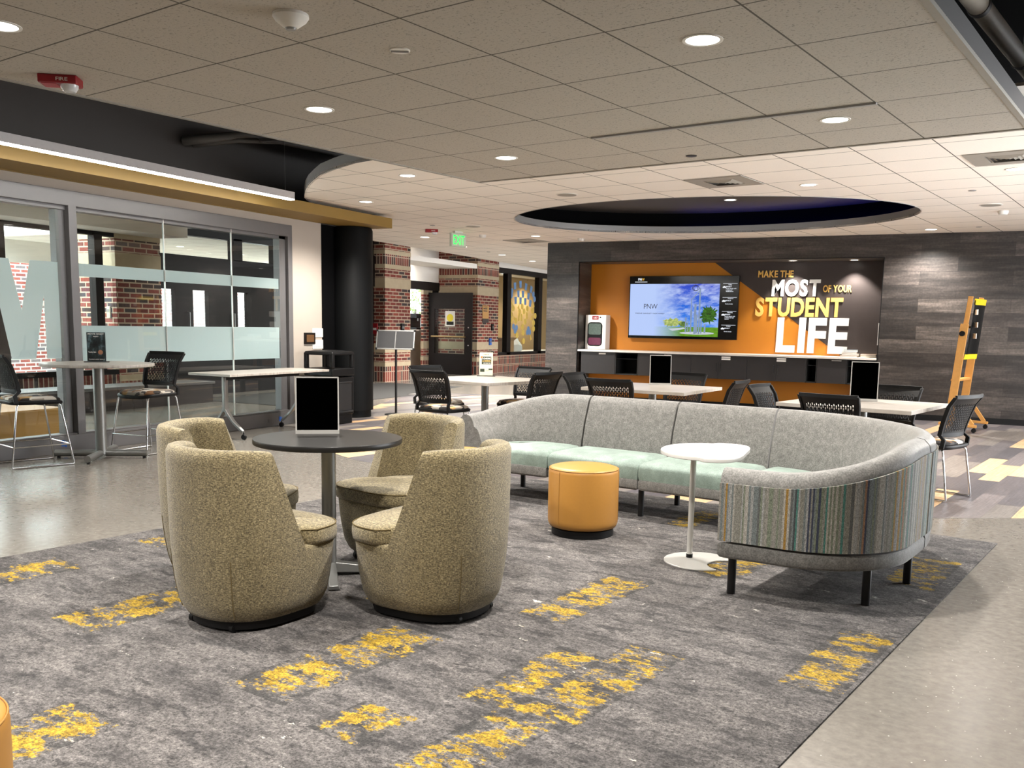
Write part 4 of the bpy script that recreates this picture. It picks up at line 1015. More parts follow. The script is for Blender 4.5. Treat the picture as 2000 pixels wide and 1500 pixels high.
for (y, z), lb in [((9.17,.085),'blue tape mark on the gray bottom rail at the right end'),((6.02,.10),'blue tape mark on the gray bottom rail near the counter height chair')]:
    o = MB().box((0,0,0),(.002,.035,.06)).box((.001,.03,-.01),(.002,.02,.06),0).build('tape_mark', m_bluetape, None, (-7.983,y,z), smooth=False); tag(o, lb, 'tape')
for y in (7.12, 8.98):
    o = MB().box((0,0,0),(.004,.07,.045)).box((.003,0,.008),(.003,.03,.015)).box((.003,0,-.010),(.003,.03,.015)).build('floor_outlet', m_frame, None, (-7.983,y,.075), smooth=False); tag(o, 'small outlet plate in the gray bottom rail ' + ('behind the counter height table' if y < 8 else 'beside the blue tape at the right'), 'outlet')
# through the glass: mustard block seat, dark bench
t = thing('block_ottoman', 'mustard block shaped ottoman behind the glass at the far left', 'ottoman', (-9.55,6.25,0), .0)
MB().bb((-.55,-.9,.03),(.55,.62,.34)).build('body', m_yellow, t, bevel=.02); MB().bb((-.5,-.85,0),(.5,.57,.032)).build('plinth', m_black, t, smooth=False)
t = thing('window_bench', 'long dark bench with a gray top under the courtyard windows', 'bench', (-11.45,7.0,0))
MB().bb((-.3,-4,.0),(.3,4.2,.30)).build('bench_box', m_brownblack, t, smooth=False); MB().bb((-.33,-4,.30),(.33,4.23,.34)).build('bench_top', m_frame, t, bevel=.004, smooth=False)
t = thing('entrance_mat', 'dark entrance mat behind the glass front near the storefront doors', 'mat', (-10.6,13.0,0))
MB().bb((-1.2,-1.7,.0005),(1.2,1.6,.006)).build('mat_pile', m_mat, t, smooth=False)
t = thing('thermostat', 'small ivory box on the brick pier behind the glass', 'thermostat', (-12.16,10.093,1.42))
MB().bb((-.04,-.025,-.09),(.04,0,.09)).build('housing', plain('ivory plastic', (206,196,164), .5), t, bevel=.006); MB().bb((-.025,-.028,0),(.025,-.024,.05)).build('display', m_alu, t, smooth=False)

def poster_stand(loc, face, w, h, label):
    rz = math.atan2(face[1], face[0])+PI/2
    t = thing('poster_stand', label, 'poster', loc, rz)
    MB().bb((-w*.68,-.04,0),(w*.68,.04,.006)).build('foot', m_blackmetal, t, bevel=.002)
    MB().bb((-w/2-.004,.001,.006),(w/2+.004,.004,h+.02)).build('clear_sleeve', m_acryl, t, smooth=False)
    return t
# dark movie poster on the counter height table
w, h = .165, .285
t = poster_stand((-7.60,6.14,.907), (.72,-.69), w, h, 'dark movie night poster in a clear stand on the counter height table')
k = Mt('dark cave picture'); n = k.noise(k.map(k.co(), (9,9,6)), 1.4, 5, .65)
k.P(Base_Color=k.ramp(n, [(.38,(14,18,20)),(.52,(38,46,48)),(.62,(84,104,110)),(.72,(150,160,156))]), Roughness=.3); m_cave = k.m
MB().bb((-w/2,-.003,.008),(w/2,.001,h)).build('poster_sheet', m_cave, t, smooth=False)
F = lambda x, z: faceM((x,-.0035,z),(1,0,0),(0,0,1))
text('lettering', 'MOVIE NIGHT', w*.86, .013, m_paper_w, t, F(-w*.43,h-.022), .0006, .02)
text('lettering', 'FRIDAY', w*.28, .010, m_paper_w, t, F(-w*.14,h-.045), .0006, .02)
text('lettering', 'Tuesday 6pm', w*.42, .011, m_paper_w, t, F(-w*.44,h*.32), .0006, .02)
text('lettering', 'Student union lounge', w*.84, .008, m_paper_w, t, F(-w*.42,.024), .0006, .02)
MB().lathe([(0,0),(.022,0),(.020,.0006),(0,.0006)], 20).build('portrait_patch', plain('warm portrait tone', (150,104,78), .5, var=.4, scale=60), t, (.035,-.0034,h*.33)).rotation_euler = (PI/2,0,0)
# back to school poster on the lobby table
w, h = .155, .275
t = poster_stand((-5.10,9.40,.741), (.52,-.85), w, h, 'cream back to school poster in a clear stand on the square table by the lobby')
MB().bb((-w/2,-.003,.008),(w/2,.001,h)).build('poster_sheet', plain('cream poster paper', (226,218,188), .5), t, smooth=False)
F = lambda x, z: faceM((x,-.0035,z),(1,0,0),(0,0,1))
m_dkgreen = plain('dark green print', (40,50,38), .5); m_tan = plain('tan print', (228,190,110), .5)
MB().bb((-w*.33,-.0036,h*.50),(w*.38,-.003,h*.82)).build('title_panel', m_dkgreen, t, smooth=False)
MB().bb((-w*.45,-.0036,h*.18),(-w*.12,-.003,h*.31)).build('print_block', m_dkgreen, t, smooth=False)
MB().bb((w*.18,-.0036,h*.26),(w*.48,-.003,h*.32)).build('print_block', m_dkgreen, t, smooth=False)
text('lettering', 'ROARING', w*.62, .021, m_paper_w, t, faceM((-w*.28,-.0037,h*.705),(1,0,0),(0,0,1)), .0006, .03)
text('lettering', 'to SCHOOL', w*.62, .019, m_tan, t, faceM((-w*.28,-.0037,h*.61),(1,0,0),(0,0,1)), .0006, .03)
text('lettering', 'WELCOME WEEK', w*.56, .010, m_paper_w, t, faceM((-w*.22,-.0037,h*.53),(1,0,0),(0,0,1)), .0006, .02)
text('lettering', 'STUDENT LIFE', w*.4, .008, m_dkgreen, t, F(-w*.2,h*.90), .0006, .02)
text('lettering', 'AUGUST', w*.2, .007, m_dkgreen, t, F(0,h*.22), .0006, .02)
MB().lathe([(0,0),(.012,0),(.011,.0008),(0,.0008)], 18).build('badge', plain('orange print', (206,110,50), .5), t, (-w*.34,-.0034,h*.80)).rotation_euler = (PI/2,0,0)

# ---------------------------------------------------------------- the niche
CZ = .895
t = thing('counter_top', 'long white counter along the amber niche', 'counter', ((NX0+NX1)/2,15.66,CZ))
MB().bb((-2.525,-.285,0),(2.525,.289,.032)).build('worktop', m_counter, t, bevel=.004, smooth=False); MB().bb((-2.525,-.287,.0),(2.525,-.283,.006)).build('front_edge', m_white, t, smooth=False)
ZB, ZT, YF = .50, CZ-.001, 15.415
def cab(x0, x1, kind, label):
    t = thing('wall_cabinet', label, 'cabinet', ((x0+x1)/2,15.68,ZB), 0, 'dark cabinets under the counter')
    a = (x1-x0)/2-.001; H = ZT-ZB; yb, yf = .265, YF-15.68
    c = MB().bb((-a,yf+.02,0),(-a+.016,yb,H)).bb((a-.016,yf+.02,0),(a,yb,H)).bb((-a,yb-.01,0),(a,yb,H)).bb((-a,yf+.02,0),(a,yb,.018)).bb((-a,yf+.02,H-.018),(a,yb,H))
    if kind == 'open': c.bb((-a,yf+.002,0),(-a+.016,yf+.03,H)).bb((a-.016,yf+.002,0),(a,yf+.03,H)).bb((-a,yf+.002,0),(a,yf+.03,.016))
    c.build('carcass', m_cabin if kind == 'open' else m_cab, t, smooth=False)
    if kind == 'open':
        MB().bb((-a+.016,yf+.05,H*.70),(a-.016,yb-.01,H*.72)).build('shelf', m_cabin, t, smooth=False); return t
    n = 2 if kind == 'pair' else 1
    for i in range(n):
        p, q = -a+2*a/n*i+.0015, -a+2*a/n*(i+1)-.0015
        d = MB().bb((p,yf,.002),(q,yf+.019,H-.004)).build('door', m_cab, t, bevel=.0015, smooth=False)
        if kind == 'pair':
            x = q-.035 if i == 0 else p+.035; MB().tube([(x,yf,.12),(x,yf-.025,.12),(x,yf-.025,.26),(x,yf,.26)], .005, 8).build('handle', m_blackmetal, d)
        if kind == 'drawer': pass
    return t
def paper_label(x, z, w, label, rows=1):
    for i in range(rows):
        o = MB().bb((-w/2,-.003,-.012),(w/2,.0,.012)).bb((-w/2,-.006,-.013),(w/2,-.003,-.010)).build('label_holder', m_paper_w, None, (x,YF-.0005,z-.033*i), smooth=False)
        tag(o, label if rows == 1 else label+(' upper one' if i == 0 else ' lower one'), 'label holder', 'white label holders on the cabinets')
cab(NX0+.06,-5.765,'door','dark cabinet at the left end of the counter under the defibrillator box')
cab(-5.765,-5.335,'open','open black cabinet bay at the left under the television')
cab(-5.335,-4.39,'pair','dark two door cabinet under the left half of the television')
cab(-4.39,-3.435,'pair','dark two door cabinet under the right edge of the television')
cab(-3.435,-2.49,'pair','dark two door cabinet below the left part of the slogan')
cab(-2.49,-2.315,'open','narrow open black cabinet bay below the slogan')
cab(-2.315,-1.865,'door','dark single door cabinet below the big white word')
cab(-1.865,-1.58,'open','open black cabinet bay near the right end of the counter')
cab(-1.58,NX1-.005,'door','narrow dark cabinet at the right end of the counter')
m_hand = m_silver
def pull(x, z, label):
    o = MB().tube([(-.07,0,0),(-.07,-.028,0),(.07,-.028,0),(.07,0,0)], .006, 8).build('bar_pull', m_silver, None, (x,YF,z)); return tag(o, label, 'handle')
paper_label(-6.01,.862,.13,'white label holder on the leftmost cabinet')
paper_label(-4.80,.866,.13,'white label holder on the cabinet under the television,',2)
paper_label(-3.79,.868,.15,'white label holder beside the television corner cabinet,',2)
paper_label(-2.88,.870,.15,'white label holder on the cabinet below the slogan,',2)
pull(-2.02,.868,'silver bar handle on the cabinet below the big white word')

# television
TX0, TX1, TZ0, TZ1, TY = -5.70, -3.735, 1.15, 2.24, 15.866
t = thing('television', 'large black wall television showing a campus picture and weather column', 'television', ((TX0+TX1)/2,TY,TZ0))
tw, thh = TX1-TX0, TZ1-TZ0; ox = -(TX0+TX1)/2
MB().bb((-tw/2,0,0),(tw/2,.05,thh)).build('bezel', m_screenblk, t, bevel=.004, smooth=False)
MB().bb((-.3,.05,.3),(.3,NB-TY-.0005,.8)).build('wall_bracket', m_blackmetal, t, smooth=False)
MB().bb((-tw/2+.012,-.002,.02),(tw/2-.012,0,thh-.012)).build('screen_glass', m_screenblk, t, smooth=False)
sx0, sx1, sz0, sz1 = -5.683+ox, -4.064+ox, 1.196-TZ0, 2.104-TZ0
k = Mt('screen picture'); x_, y_, z_ = k.sep(k.co())
fx = k.math('DIVIDE', k.math('SUBTRACT', x_, sx0), sx1-sx0); fz_ = k.math('DIVIDE', k.math('SUBTRACT', z_, sz0), sz1-sz0)
cl = k.noise(k.comb(k.math('ADD', k.math('MULTIPLY', x_, 2.2), k.math('MULTIPLY', z_, -1.2)), k.math('MULTIPLY', z_, 5.0)), 1.6, 6, .65)
sky = k.mix(k.ramp(cl, [(.42,(0,0,0)),(.68,(220,220,220))]), k.mix(fz_, lin((60,140,235)), lin((10,50,190))), lin((215,228,250)))
gr = k.noise(k.comb(k.math('MULTIPLY', x_, 14.0), k.math('MULTIPLY', z_, 40.0)), 1.0, 4)
grass = k.mix(gr, lin((40,96,20)), lin((126,176,44)))
pic = k.mix(k.ramp(fz_, [(.175,(0,0,0)),(.185,(255,255,255))]), grass, sky)
pic = k.mix(k.ramp(fx, [(.28,(255,255,255)),(.60,(0,0,0))]), pic, lin((176,196,240)))
k.P(Base_Color=(0,0,0,1), Emission_Color=pic, Emission_Strength=1.0, Roughness=.15); m_pic = k.m
sc = MB().bb((sx0,-.0045,sz0),(sx1,-.002,sz1)).build('picture', m_pic, t, smooth=False)
def px(u, v): return (sx0+(sx1-sx0)*u, sz0+(sz1-sz0)*v)
XZ = lambda y: faceM((0,y,0),(1,0,0),(0,0,1))
def tree(name, u0, u1, v0, v1, c1, c2, seed):
    random.seed(seed); n = 70; P = []
    for i in range(n):
        a = 2*PI*i/n; r = 1-.42*random.random(); P.append(px((u0+u1)/2+(u1-u0)/2*math.cos(a)*r, (v0+v1)/2+(v1-v0)/2*math.sin(a)*r))
    k = Mt(name); nn = k.noise(k.co(), 26, 4, .7); k.P(Base_Color=(0,0,0,1), Emission_Color=k.ramp(nn, [(.35,c1),(.65,c2)]), Emission_Strength=.9)
    MB().prism(P, 0, .0006, M=XZ(-.0045)).build('pictured_tree', k.m, sc, smooth=False)
tree('screen dark trees', .78, 1.0, .20, .62, (6,30,8), (70,130,30), 3); tree('screen pale trees', .36, .62, .17, .36, (110,140,60), (206,214,130), 4); tree('screen mid trees', .55,.68,.17,.30,(40,80,30),(120,150,70),6)
m_steel = glow('screen steel', (150,172,205), .9, .5); m_pave = glow('screen paving', (205,212,222), .85)
P = [px(.77+.19*math.cos(2*PI*i/30), .065+.028*math.sin(2*PI*i/30)) for i in range(30)]
MB().prism(P, 0, .0008, M=XZ(-.0048)).build('pictured_plaza', m_pave, sc, smooth=False)
MB().prism([px(.45,.14),px(.62,.17),px(.66,.15),px(.5,.10)], 0, .0007, M=XZ(-.0047)).build('pictured_path', m_pave, sc, smooth=False)
for u, v0, v1, wd in [(.645,.08,.36,.016),(.70,.08,.50,.018),(.70,.5,.72,.010),(.745,.05,.62,.024),(.79,.05,.92,.018),(.765,.06,.42,.014),(.815,.06,.34,.014),(.855,.07,.24,.018),(.67,.1,.3,.012)]:
    a, b = px(u-wd/2, v0), px(u+wd/2, v1); MB().bb((a[0],-.0062,a[1]),(b[0],-.0054,b[1])).build('pictured_column', m_steel, sc, smooth=False)
a, b = px(.70,.70), px(.79,.88); MB().tube([(a[0],-.006,a[1]),(b[0],-.006,b[1])], .008, 6).build('pictured_beam', m_steel, sc)
c = px(.74,.92); MB().tube([(c[0]+.06*math.cos(q), -.006, c[1]+.05*math.sin(q)) for q in [2*PI*i/16 for i in range(16)]], .004, 5, closed=True).tube([(c[0]+.035*math.cos(q), -.006, c[1]+.045*math.sin(q)) for q in [2*PI*i/16 for i in range(16)]], .004, 5, closed=True).build('pictured_globe', glow('screen dark steel', (30,34,44), .6), sc)
m_inkd = glow('screen dark ink', (52,52,70), .6); m_scw = glow('screen white ink', (235,240,250), 1.1); m_scg = glow('screen gold ink', (220,170,60), 1.0)
a = px(.165,.52); text('screen_lettering', 'PNW', .25, .085, m_inkd, t, faceM((a[0],-.0046,a[1]),(1,0,0),(0,0,1)), .0008, -.005)
a = px(.07,.42); text('screen_lettering', 'PURDUE UNIVERSITY NORTHWEST', .54, .022, m_inkd, t, faceM((a[0],-.0046,a[1]),(1,0,0),(0,0,1)), .0008, .01)
a = (-5.60+ox+.06, 2.165-TZ0); text('screen_lettering', 'PN', .065, .04, m_scw, t, faceM((a[0],-.0022,a[1]),(1,0,0),(0,0,1)), .001, .03); text('screen_lettering', 'W', .045, .04, m_scg, t, faceM((a[0]+.07,-.0022,a[1]),(1,0,0),(0,0,1)), .001, .03)
MB().bb((-5.60+ox,-.0035,2.135-TZ0),(-5.37+ox,-.002,2.143-TZ0)).build('screen_rule', m_scw, t, smooth=False)
for i, (day, lines) in enumerate([('Today',['Partly cloudy with','a chance of','thunderstorms']),('Tomorrow',['','Partly cloudy']),('Thursday',['Partly cloudy with','a chance of rain','showers']),('Friday',['','Partly cloudy'])]):
    zt = 2.105-TZ0-.235*i; x0 = -4.01+ox
    MB().bb((x0,-.0035,zt),(x0+.245,-.002,zt+.005)).build('screen_rule', m_scw, t, smooth=False)
    text('screen_lettering', day, .012*len(day), .017, m_scw, t, faceM((x0+.09,-.0022,zt-.024),(1,0,0),(0,0,1)), .001, .02)
    text('screen_lettering', '83/65 F', .09, .020, m_scw, t, faceM((x0+.055,-.0022,zt-.060),(1,0,0),(0,0,1)), .001, .03)
    for j, ln in enumerate(lines):
        if ln: text('screen_lettering', ln, .0098*len(ln), .016, m_scw, t, faceM((x0+.052,-.0022,zt-.090-.024*j),(1,0,0),(0,0,1)), .001, .02)
    mb = MB(); mb.lathe([(0,0),(.016,0),(.016,.0012),(0,.0012)], 14, (0,0,0)); mb.lathe([(0,0),(.013,0),(.013,.0012),(0,.0012)], 14, (.02,-.004,0)); mb.lathe([(0,0),(.012,0),(.012,.0012),(0,.0012)], 14, (-.017,-.005,0))
    mb.build('weather_icon', m_scw, t, (x0+.022,-.0022,zt-.055)).rotation_euler = (PI/2,0,0)

# raised slogan letters on the niche wall
t = thing('wall_slogan', 'raised slogan lettering in gold and white on the amber and brown niche wall', 'wall lettering', (0,NB-.006,0))
m_lg = plain('gold letter face', (222,176,92), .45, var=.04); m_lw = plain('white letter face', (240,238,232), .45, var=.02)
def slogan(txt, x0, x1, z0, z1, mat, ext, b=.035): text('letter', txt, x1-x0, z1-z0, mat, t, faceM((x0,0,z0),(1,0,0),(0,0,1)), ext, b, True, .02)
slogan('MAKE THE', -3.44, -2.86, 2.213, 2.322, m_lg, .012, .02)
slogan('MOST', -3.20, -2.42, 1.911, 2.175, m_lw, .016)
slogan('OF YOUR', -2.375, -1.925, 1.968, 2.080, m_lg, .012, .02)
slogan('STUDENT', -3.46, -2.05, 1.575, 1.878, m_lg, .016)
slogan('LIFE', -3.085, -1.94, .99, 1.545, m_lw, .02)

# defibrillator box, books, access panel
t = thing('defibrillator_cabinet', 'white defibrillator cabinet with an arched dark window on the counter', 'defibrillator cabinet', (-6.26,15.78,CZ+.033))
MB().bb((-.2,-.10,0),(.2,.12,.62)).build('cabinet_body', m_whitep, t, bevel=.008)
def rrect(w, h, r, n=6):
    P = []
    for cx, cy, a0 in ((w/2-r,h/2-r,0),(-w/2+r,h/2-r,90),(-w/2+r,-h/2+r,180),(w/2-r,-h/2+r,270)):
        P += [(cx+r*math.cos(math.radians(a0+90*i/n)), cy+r*math.sin(math.radians(a0+90*i/n))) for i in range(n+1)]
    return P
MB().prism(rrect(.285,.43,.07), 0, .006, M=faceM((-.01,-.1005,.275),(1,0,0),(0,0,1))).build('window_frame', m_black, t, smooth=False)
MB().prism(rrect(.24,.20,.03), 0, .003, M=faceM((-.01,-.1066,.365),(1,0,0),(0,0,1))).build('device', plain('gray green device', (70,84,78), .5, var=.4, scale=40), t, smooth=False)
MB().prism(rrect(.24,.13,.03), 0, .003, M=faceM((-.01,-.1066,.145),(1,0,0),(0,0,1))).build('pouch', plain('purple red pouch', (84,30,56), .5, var=.4, scale=30), t, smooth=False)
MB().bb((-.065,-.106,.535),(.055,-.10,.60)).build('red_badge', m_red, t, smooth=False); MB().bb((-.206,-.09,.28),(-.199,-.02,.33)).build('hinge', m_alu, t, smooth=False)
text('lettering', 'AED', .08, .03, m_whitep, t, faceM((-.045,-.1062,.553),(1,0,0),(0,0,1)), .001, .02)
MB().lathe([(0,0),(.014,0),(.013,.001),(0,.001)], 14).build('emblem', m_black, t, (.09,-.1005,.575)).rotation_euler = (PI/2,0,0)
def book(c, d, rz, mat, label, group):
    t = thing('book', label, 'book', c, rz, group)
    w, dp, hh = d
    MB().bb((-w/2,-dp/2,0),(w/2,dp/2,.003)).bb((-w/2,-dp/2,hh-.003),(w/2,dp/2,hh)).bb((-w/2,-dp/2,0),(-w/2+.003,dp/2,hh)).build('cover', mat, t, smooth=False)
    MB().bb((-w/2+.004,-dp/2+.004,.003),(w/2-.005,dp/2-.004,hh-.003)).build('pages', m_paper_w, t, smooth=False)
bz = CZ+.0325
bm_ = [plain('book cover %d' % i, c, .5) for i, c in enumerate([(176,160,140),(150,120,96),(206,198,188),(120,132,140),(190,170,120)])]
for i, (w, m_, hh) in enumerate([(.26,bm_[1],.028),(.25,bm_[0],.03),(.22,bm_[2],.026),(.21,bm_[3],.03)]):
    book((-1.84+(.01 if i % 2 else -.005),15.55,bz), (w,.19,hh), .06*(i-1), m_, ['bottom','second','third','top'][i]+' book of the small stack beside the last slogan letter', 'books stacked on the counter'); bz += hh+.0004
bz = CZ+.0325
for i, (w, m_, hh) in enumerate([(.24,bm_[4],.03),(.24,bm_[1],.026)]):
    book((-1.56,15.60,bz), (w,.17,hh), -.04*i, m_, ['lower','upper'][i]+' book at the right end of the counter', 'books at the counter end'); bz += hh+.0004
t = thing('access_panel', 'small gray hinge plate on the right side of the niche', 'wall plate', (NX1-.006,15.40,1.30))
MB().bb((-.006,-.022,-.17),(.006,.0,.17)).build('plate', m_silver, t, smooth=False)

# ---------------------------------------------------------------- wooden easel by the wall
t = thing('easel', 'tall honey oak studio easel on casters by the dark wood wall', 'easel', (-.20,14.25,.002), -.2)
def beam(name, p, q, w, h, mat=None): return MB().bar(p, q, w, h).build(name, mat or m_oak, t, bevel=.003, smooth=False)
for y in (-.36, .36):
    beam('upright', (-.03,y,.10), (.07,y,1.46), .035, .10); beam('foot_rail', (-.16,y,.10), (.32,y,.085), .045, .035); beam('brace', (-.03,y,.52), (.27,y,.10), .03, .05)
    for x in (-.12, .29): MB().cyl((x,y-.014,.03),(x,y+.014,.03),.03,16).cyl((x,y,.03),(x,y,.085),.01,8).build('caster', m_black, t)
beam('cross_bar', (-.03,-.38,.14), (-.03,.38,.14), .045, .03); beam('tray', (.0,-.36,.70), (.0,.36,.70), .10, .03); beam('top_bar', (.067,-.38,1.42), (.067,.38,1.42), .05, .03)
beam('mast', (.06,-.32,1.30), (.11,-.32,1.83), .03, .06); beam('mast', (.06,.32,1.30), (.11,.32,1.83), .03, .06)
MB().cyl((.06,-.44,1.33),(.06,-.40,1.33),.035,20).build('knob', m_black, t)
t2 = thing('fabric_banner', 'black fan banner with yellow ends hanging on the easel', 'banner', (-.15,14.25,.002), -.12)
mb = MB(); L = []
for i in range(13):
    s = i/12; z = .98+.80*s; xx = .03+.09*s
    L.append([(xx+.012*math.sin(3*s+j*1.3)+.05*(j/6-.5)*1.6, -.26+.52*j/6, z) for j in range(7)])
mb.loft(L, closed=False, cap=False); b = mb.build('banner_cloth', m_black, t2)
sm = b.modifiers.new('thick', 'SOLIDIFY'); sm.thickness = .006
for z0, z1 in ((.98,1.05),(1.72,1.80)):
    M_ = MB(); s0, s1 = (z0-.98)/.8, (z1-.98)/.8
    M_.loft([[(.03+.09*s+.012*math.sin(3*s+j*1.3)+.05*(j/6-.5)*1.6+dx, -.262+.524*j/6, .98+.8*s) for j in range(7)] for s, dx in ((s0,-.008),(s1,-.008))], closed=False, cap=False)
    M_.loft([[(.03+.09*s+.012*math.sin(3*s+j*1.3)+.05*(j/6-.5)*1.6+dx, -.262+.524*j/6, .98+.8*s) for j in range(7)] for s, dx in ((s0,.008),(s1,.008))], closed=False, cap=False)
    M_.build('yellow_end', plain('yellow banner end %d' % int(z0*100), (226,196,30), .7), t2)
for q, z in ((-.27,1.62),(-.20,1.45),(-.24,1.30)):
    MB().box((.105,q,z),(.01,.16,.07),.4).build('white_print', m_paper_w, t2, smooth=False)

# ---------------------------------------------------------------- lobby details
t = thing('glass_door', 'dark brown framed glass door standing open before the brick pier', 'door', (-12.02,21.35,.002))
Wd, Hd = 1.32, 2.16
MB().bb((-Wd,-.025,0),(-Wd+.17,.025,Hd)).bb((-.22,-.025,0),(0,.025,Hd)).bb((-Wd+.17,-.025,0),(-.22,.025,.55)).bb((-Wd+.17,-.025,Hd-.42),(-.22,.025,Hd)).build('door_frame', m_brown, t, smooth=False)
MB().bb((-Wd+.17,-.004,.55),(-.22,.004,Hd-.42)).build('door_pane', m_glass, t, smooth=False)
MB().tube([(-Wd+.1,-.03,1.0),(-Wd+.1,-.075,1.0),(-.2,-.075,1.0),(-.2,-.03,1.0)], .022, 10).build('push_bar', plain('bronze bar', (150,124,84), .3, .8), t)
MB().bb((-.82,-.012,1.28),(-.52,-.006,1.68)).build('notice', m_paper_w, t, smooth=False)
MB().lathe([(0,0),(.10,0),(.1,.002),(0,.002)], 24).build('notice_emblem', plain('yellow print', (226,206,30), .5), t, (-.67,-.0125,1.50)).rotation_euler = (PI/2,0,0)
MB().bb((-.78,-.014,1.31),(-.56,-.0125,1.40)).build('notice_band', m_black, t, smooth=False)
for z in (.78, 1.25): MB().cyl((-.1,-.03,z),(-.1,-.024,z),.018,12).build('lock', m_silver, t)
t = thing('room_sign', 'tan and black room sign on the brick pier right of the open door', 'sign', (-11.998,22.0,1.55))
MB().bb((0,-.14,-.05),(.012,.2,.3)).build('plate', plain('tan sign face', (196,150,90), .5), t, smooth=False); MB().bb((0,-.14,-.16),(.014,.2,-.05)).build('lower_plate', m_brownblack, t, smooth=False)
for z in (.20, .14): MB().bb((.012,-.10,z),(.014,.12,z+.025)).build('sign_line', m_brownblack, t, smooth=False)
text('lettering', 'STUDENT', .24, .03, m_brownblack, t, faceM((.0125,-.10,.245),(0,1,0),(0,0,1)), .001, .02)
for (x, y, z), lb, mt in [((-11.994,22.42,1.27),'small dark switch box on the right brick pier',m_black),((-11.994,18.0,1.24),'small dark switch box on the brick pier behind the sign stand',m_black),((-11.994,22.3,.88),'small blue accessible sign on the right brick pier',m_bluetape)]:
    t = thing('wall_box', lb, 'wall box', (x, y, z)); MB().bb((-.004,-.06,-.09),(.03,.06,.09)).build('housing', mt, t, bevel=.004); MB().bb((.029,-.03,-.03),(.034,.03,.03)).build('face', m_frame, t, smooth=False)
t = thing('fire_pull', 'red fire alarm pull station on the brick pier behind the column', 'fire alarm', (-12.25,17.31,1.20))
MB().bb((-.07,-.04,-.12),(.07,.0,.12)).build('housing', m_red, t, bevel=.006); MB().bb((-.05,-.05,-.03),(.05,-.038,.02)).build('pull_handle', m_whitep, t, smooth=False)
t = thing('coffee_machine', 'black coffee machine on the white sill of the small room', 'coffee machine', (-13.64,21.22,1.178))
MB().bb((-.16,-.26,0),(.14,.26,.05)).bb((-.16,-.26,.05),(-.06,.26,.34)).bb((-.16,-.26,.30),(.14,.26,.42)).build('body', m_black, t, bevel=.01); MB().bb((.135,.02,.32),(.145,.18,.40)).build('display', glow('blue white display', (150,200,240), 1.2), t, smooth=False); MB().cyl((.05,-.05,.22),(.05,-.05,.31),.03,12).build('spout', m_alu, t)
o = MB().bb((-.13,-1.6,0),(.2,1.6,.036)).bb((-.13,-1.6,-.05),(-.1,1.6,0)).build('sill_shelf', m_whitewall, None, (-13.71,20.45,1.141), smooth=False); tag(o, 'white sill shelf under the coffee machine', 'shelf')
t = thing('waste_bin', 'small white waste bin on the floor beyond the opening', 'waste bin', (-13.4,20.2,0))
MB().lathe([(.12,0),(.16,.36),(.165,.37),(.15,.37),(.11,.02),(0,.02)], 20).build('body', m_whitep, t); MB().lathe([(.168,.355),(.172,.36),(.168,.372)], 20).build('rim', m_paper_w, t)
# trees outside the small window
for i, (y, lb) in enumerate([(19.0,'leafy green tree outside the small room window, left'),(20.6,'leafy green tree outside the small room window, right')]):
    t = thing('tree', lb, 'tree', (-17.0-2.9*i,y+6.6+3.6*i,-.3)); random.seed(20+i); mb = MB()
    k = Mt('leaves %d' % i); k.P(Base_Color=k.ramp(k.noise(k.co(), 5, 4), [(.35,(60,104,48)),(.65,(140,176,96))]), Roughness=.7)
    for _ in range(900):
        p = Vector((random.gauss(0,.75), random.gauss(0,.95), 2.4+random.gauss(0,.9))); R_ = Matrix.Rotation(random.random()*6.3, 4, Vector((random.random()-.5, random.random()-.5, random.random()+.1)).normalized()); R_.translation = p
        mb.add([(-.07,0,0),(0,-.035,.01),(.09,0,0),(0,.035,.01)], [(0,1,2,3)], 0, R_)
    mb.build('foliage', k.m, t, smooth=False); MB().cyl((0,0,0),(0,0,2.2),.09,10,.05).build('trunk', m_brownblack, t)
# decorated office window: paper cutouts stuck on the glass
XW = -12.112
def at(u, v):        # u, v: place inside the second bay (0..1 across and up)
    return (XW, 23.70+1.76*u, .62+2.15*v)
def ptag(o, i, what, wh): return tag(o, '%s paper %s stuck on the office window, %s' % (what[0], what[1], wh), 'paper cutout', 'paper cutouts on the office window')
def where(u, v): return ('upper' if v > .66 else 'middle' if v > .33 else 'lower')+' '+('left' if u < .33 else 'centre' if u < .66 else 'right')
MXY = Matrix(((0,0,1,0),(1,0,0,0),(0,1,0,0),(0,0,0,1)))
for i, (u, v) in enumerate([(.12,.56),(.45,.59),(.65,.565),(.36,.52),(.52,.525),(.85,.54),(.96,.47),(.05,.485),(.22,.395),(.57,.385),(.90,.37),(.05,.40),(.48,.315),(.90,.29),(.50,.235),(.27,.20),(.52,.12)]):
    p = at(u, v); o = MB().prism([(.088*math.cos(2*PI*j/20), .088*math.sin(2*PI*j/20)) for j in range(20)], 0, .003, M=MXY).build('paper_disc', m_paper_y, None, p, smooth=False); ptag(o, i, ('yellow','disc'), where(u, v)+' at height %s' % ['one','two','three','four','five','six','seven','eight','nine','ten','eleven','twelve'][min(11,int(v*12))]); o.location.x += .0006*i
for i, (u, v, r) in enumerate([(.07,.63,.4),(.32,.585,-.5),(.88,.62,.6),(.14,.44,.8),(.83,.44,-.6),(.80,.17,.3),(.33,.44,0),(.43,.44,0),(.63,.47,.1)]):
    p = at(u, v); P = [(0,.10),(.05,-.08),(-.05,-.08)] if i < 6 else [(-.05,-.10),(.05,-.10),(.055,.10),(-.055,.10)]
    o = MB().prism([(math.cos(r)*a-math.sin(r)*b, math.sin(r)*a+math.cos(r)*b) for a, b in P], 0, .003, M=MXY).build('paper_wedge', m_paper_y, None, p, smooth=False); ptag(o, i, ('yellow','wedge' if i < 6 else 'strip'), where(u, v)+(' tilted' if r else ' upright')); o.location.x += .0005*i
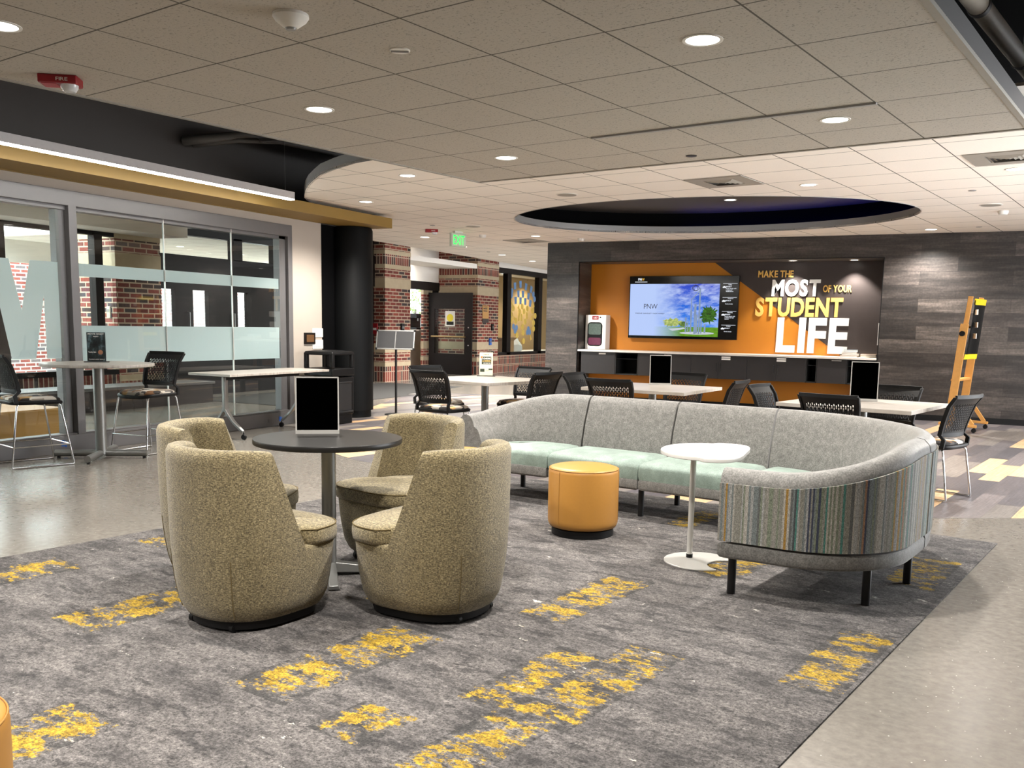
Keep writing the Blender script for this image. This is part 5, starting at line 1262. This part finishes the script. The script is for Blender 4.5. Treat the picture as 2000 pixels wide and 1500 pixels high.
for i, (u, v, r) in enumerate([(.17,.855,.1),(.37,.885,.1),(.58,.86,-.2),(.78,.83,-.3),(.30,.755,.1),(.47,.755,0),(.68,.735,-.2),(.20,.665,.1),(.38,.665,0),(.56,.66,0),(.75,.64,-.2)]):
    p = at(u, v); o = MB().prism([(math.cos(r)*a-math.sin(r)*b, math.sin(r)*a+math.cos(r)*b) for a, b in [(-.065,-.10),(.065,-.10),(.08,.10),(-.08,.10)]], 0, .003, M=MXY).build('paper_tag', m_paper_b, None, p, smooth=False); ptag(o, i, ('blue','tag'), ['first','second','third','fourth'][i if i < 4 else i-4 if i < 7 else i-7]+' in the '+('top' if i < 4 else 'second' if i < 7 else 'third')+' row'); o.location.x += .0004*i
for i, (u, v) in enumerate([(.06,.785),(.05,.73),(.87,.765),(.92,.70),(.14,.315),(.25,.30),(.20,.26),(.70,.285),(.66,.24),(.75,.24)]):
    p = at(u, v); o = MB().prism([(.085*math.cos(2*PI*j/16), .085*math.sin(2*PI*j/16)) for j in range(16)], 0, .003, M=MXY).build('paper_round', m_paper_b, None, p, smooth=False); ptag(o, i, ('blue','round'), where(u, v)+' '+['outer upper','outer lower','outer upper','outer lower','top','right','bottom','top','left','right'][i]); o.location.x += .0012+.0005*i
t = thing('cardboard_box', 'open cardboard box behind the decorated office window', 'box', (-12.62,24.15,.55), .15)
MB().bb((-.3,-.32,0),(.3,.32,.02)).bb((-.3,-.32,0),(-.28,.32,.34)).bb((.28,-.32,0),(.3,.32,.34)).bb((-.3,-.32,0),(.3,-.30,.34)).bb((-.3,.30,0),(.3,.32,.34)).build('box_body', m_card, t, smooth=False)
MB().bar((.3,0,.34),(.42,0,.44),.64,.012).build('flap', m_card, t, smooth=False); MB().bar((0,.32,.34),(0,.55,.40),.5,.012).build('flap', m_card, t, smooth=False); MB().bar((0,-.32,.34),(0,-.5,.42),.5,.012).build('flap', m_card, t, smooth=False)
t = thing('office_desk', 'desk behind the decorated office window carrying the box', 'desk', (-12.75,25.5,0)); MB().bb((-.5,-2.7,.515),(.45,2.7,.548)).build('desk_top', m_counter, t, smooth=False)
for x in (-.45,.40):
    for y in (-2.6,0,2.6): MB().bb((x-.02,y-.02,0),(x+.02,y+.02,.515)).build('leg', m_alu, t, smooth=False)
random.seed(5); mb = MB()
t = thing('stuffed_bag', 'white crumpled bag on the desk by the cardboard box', 'bag', (-12.55,24.95,.55)); mb.lathe([(.16,0),(.2,.08),(.19,.2),(.12,.34),(.05,.42),(0,.43)], 10); mb.v = [(x+random.uniform(-.03,.03), y+random.uniform(-.03,.03), max(0, z+random.uniform(-.02,.02))) for x, y, z in mb.v]; mb.build('bag_body', m_paper_w, t); MB().tube([(.05,0,.38),(.09,.03,.46),(.02,.06,.46)], .012, 6).build('bag_knot', m_paper_w, t)
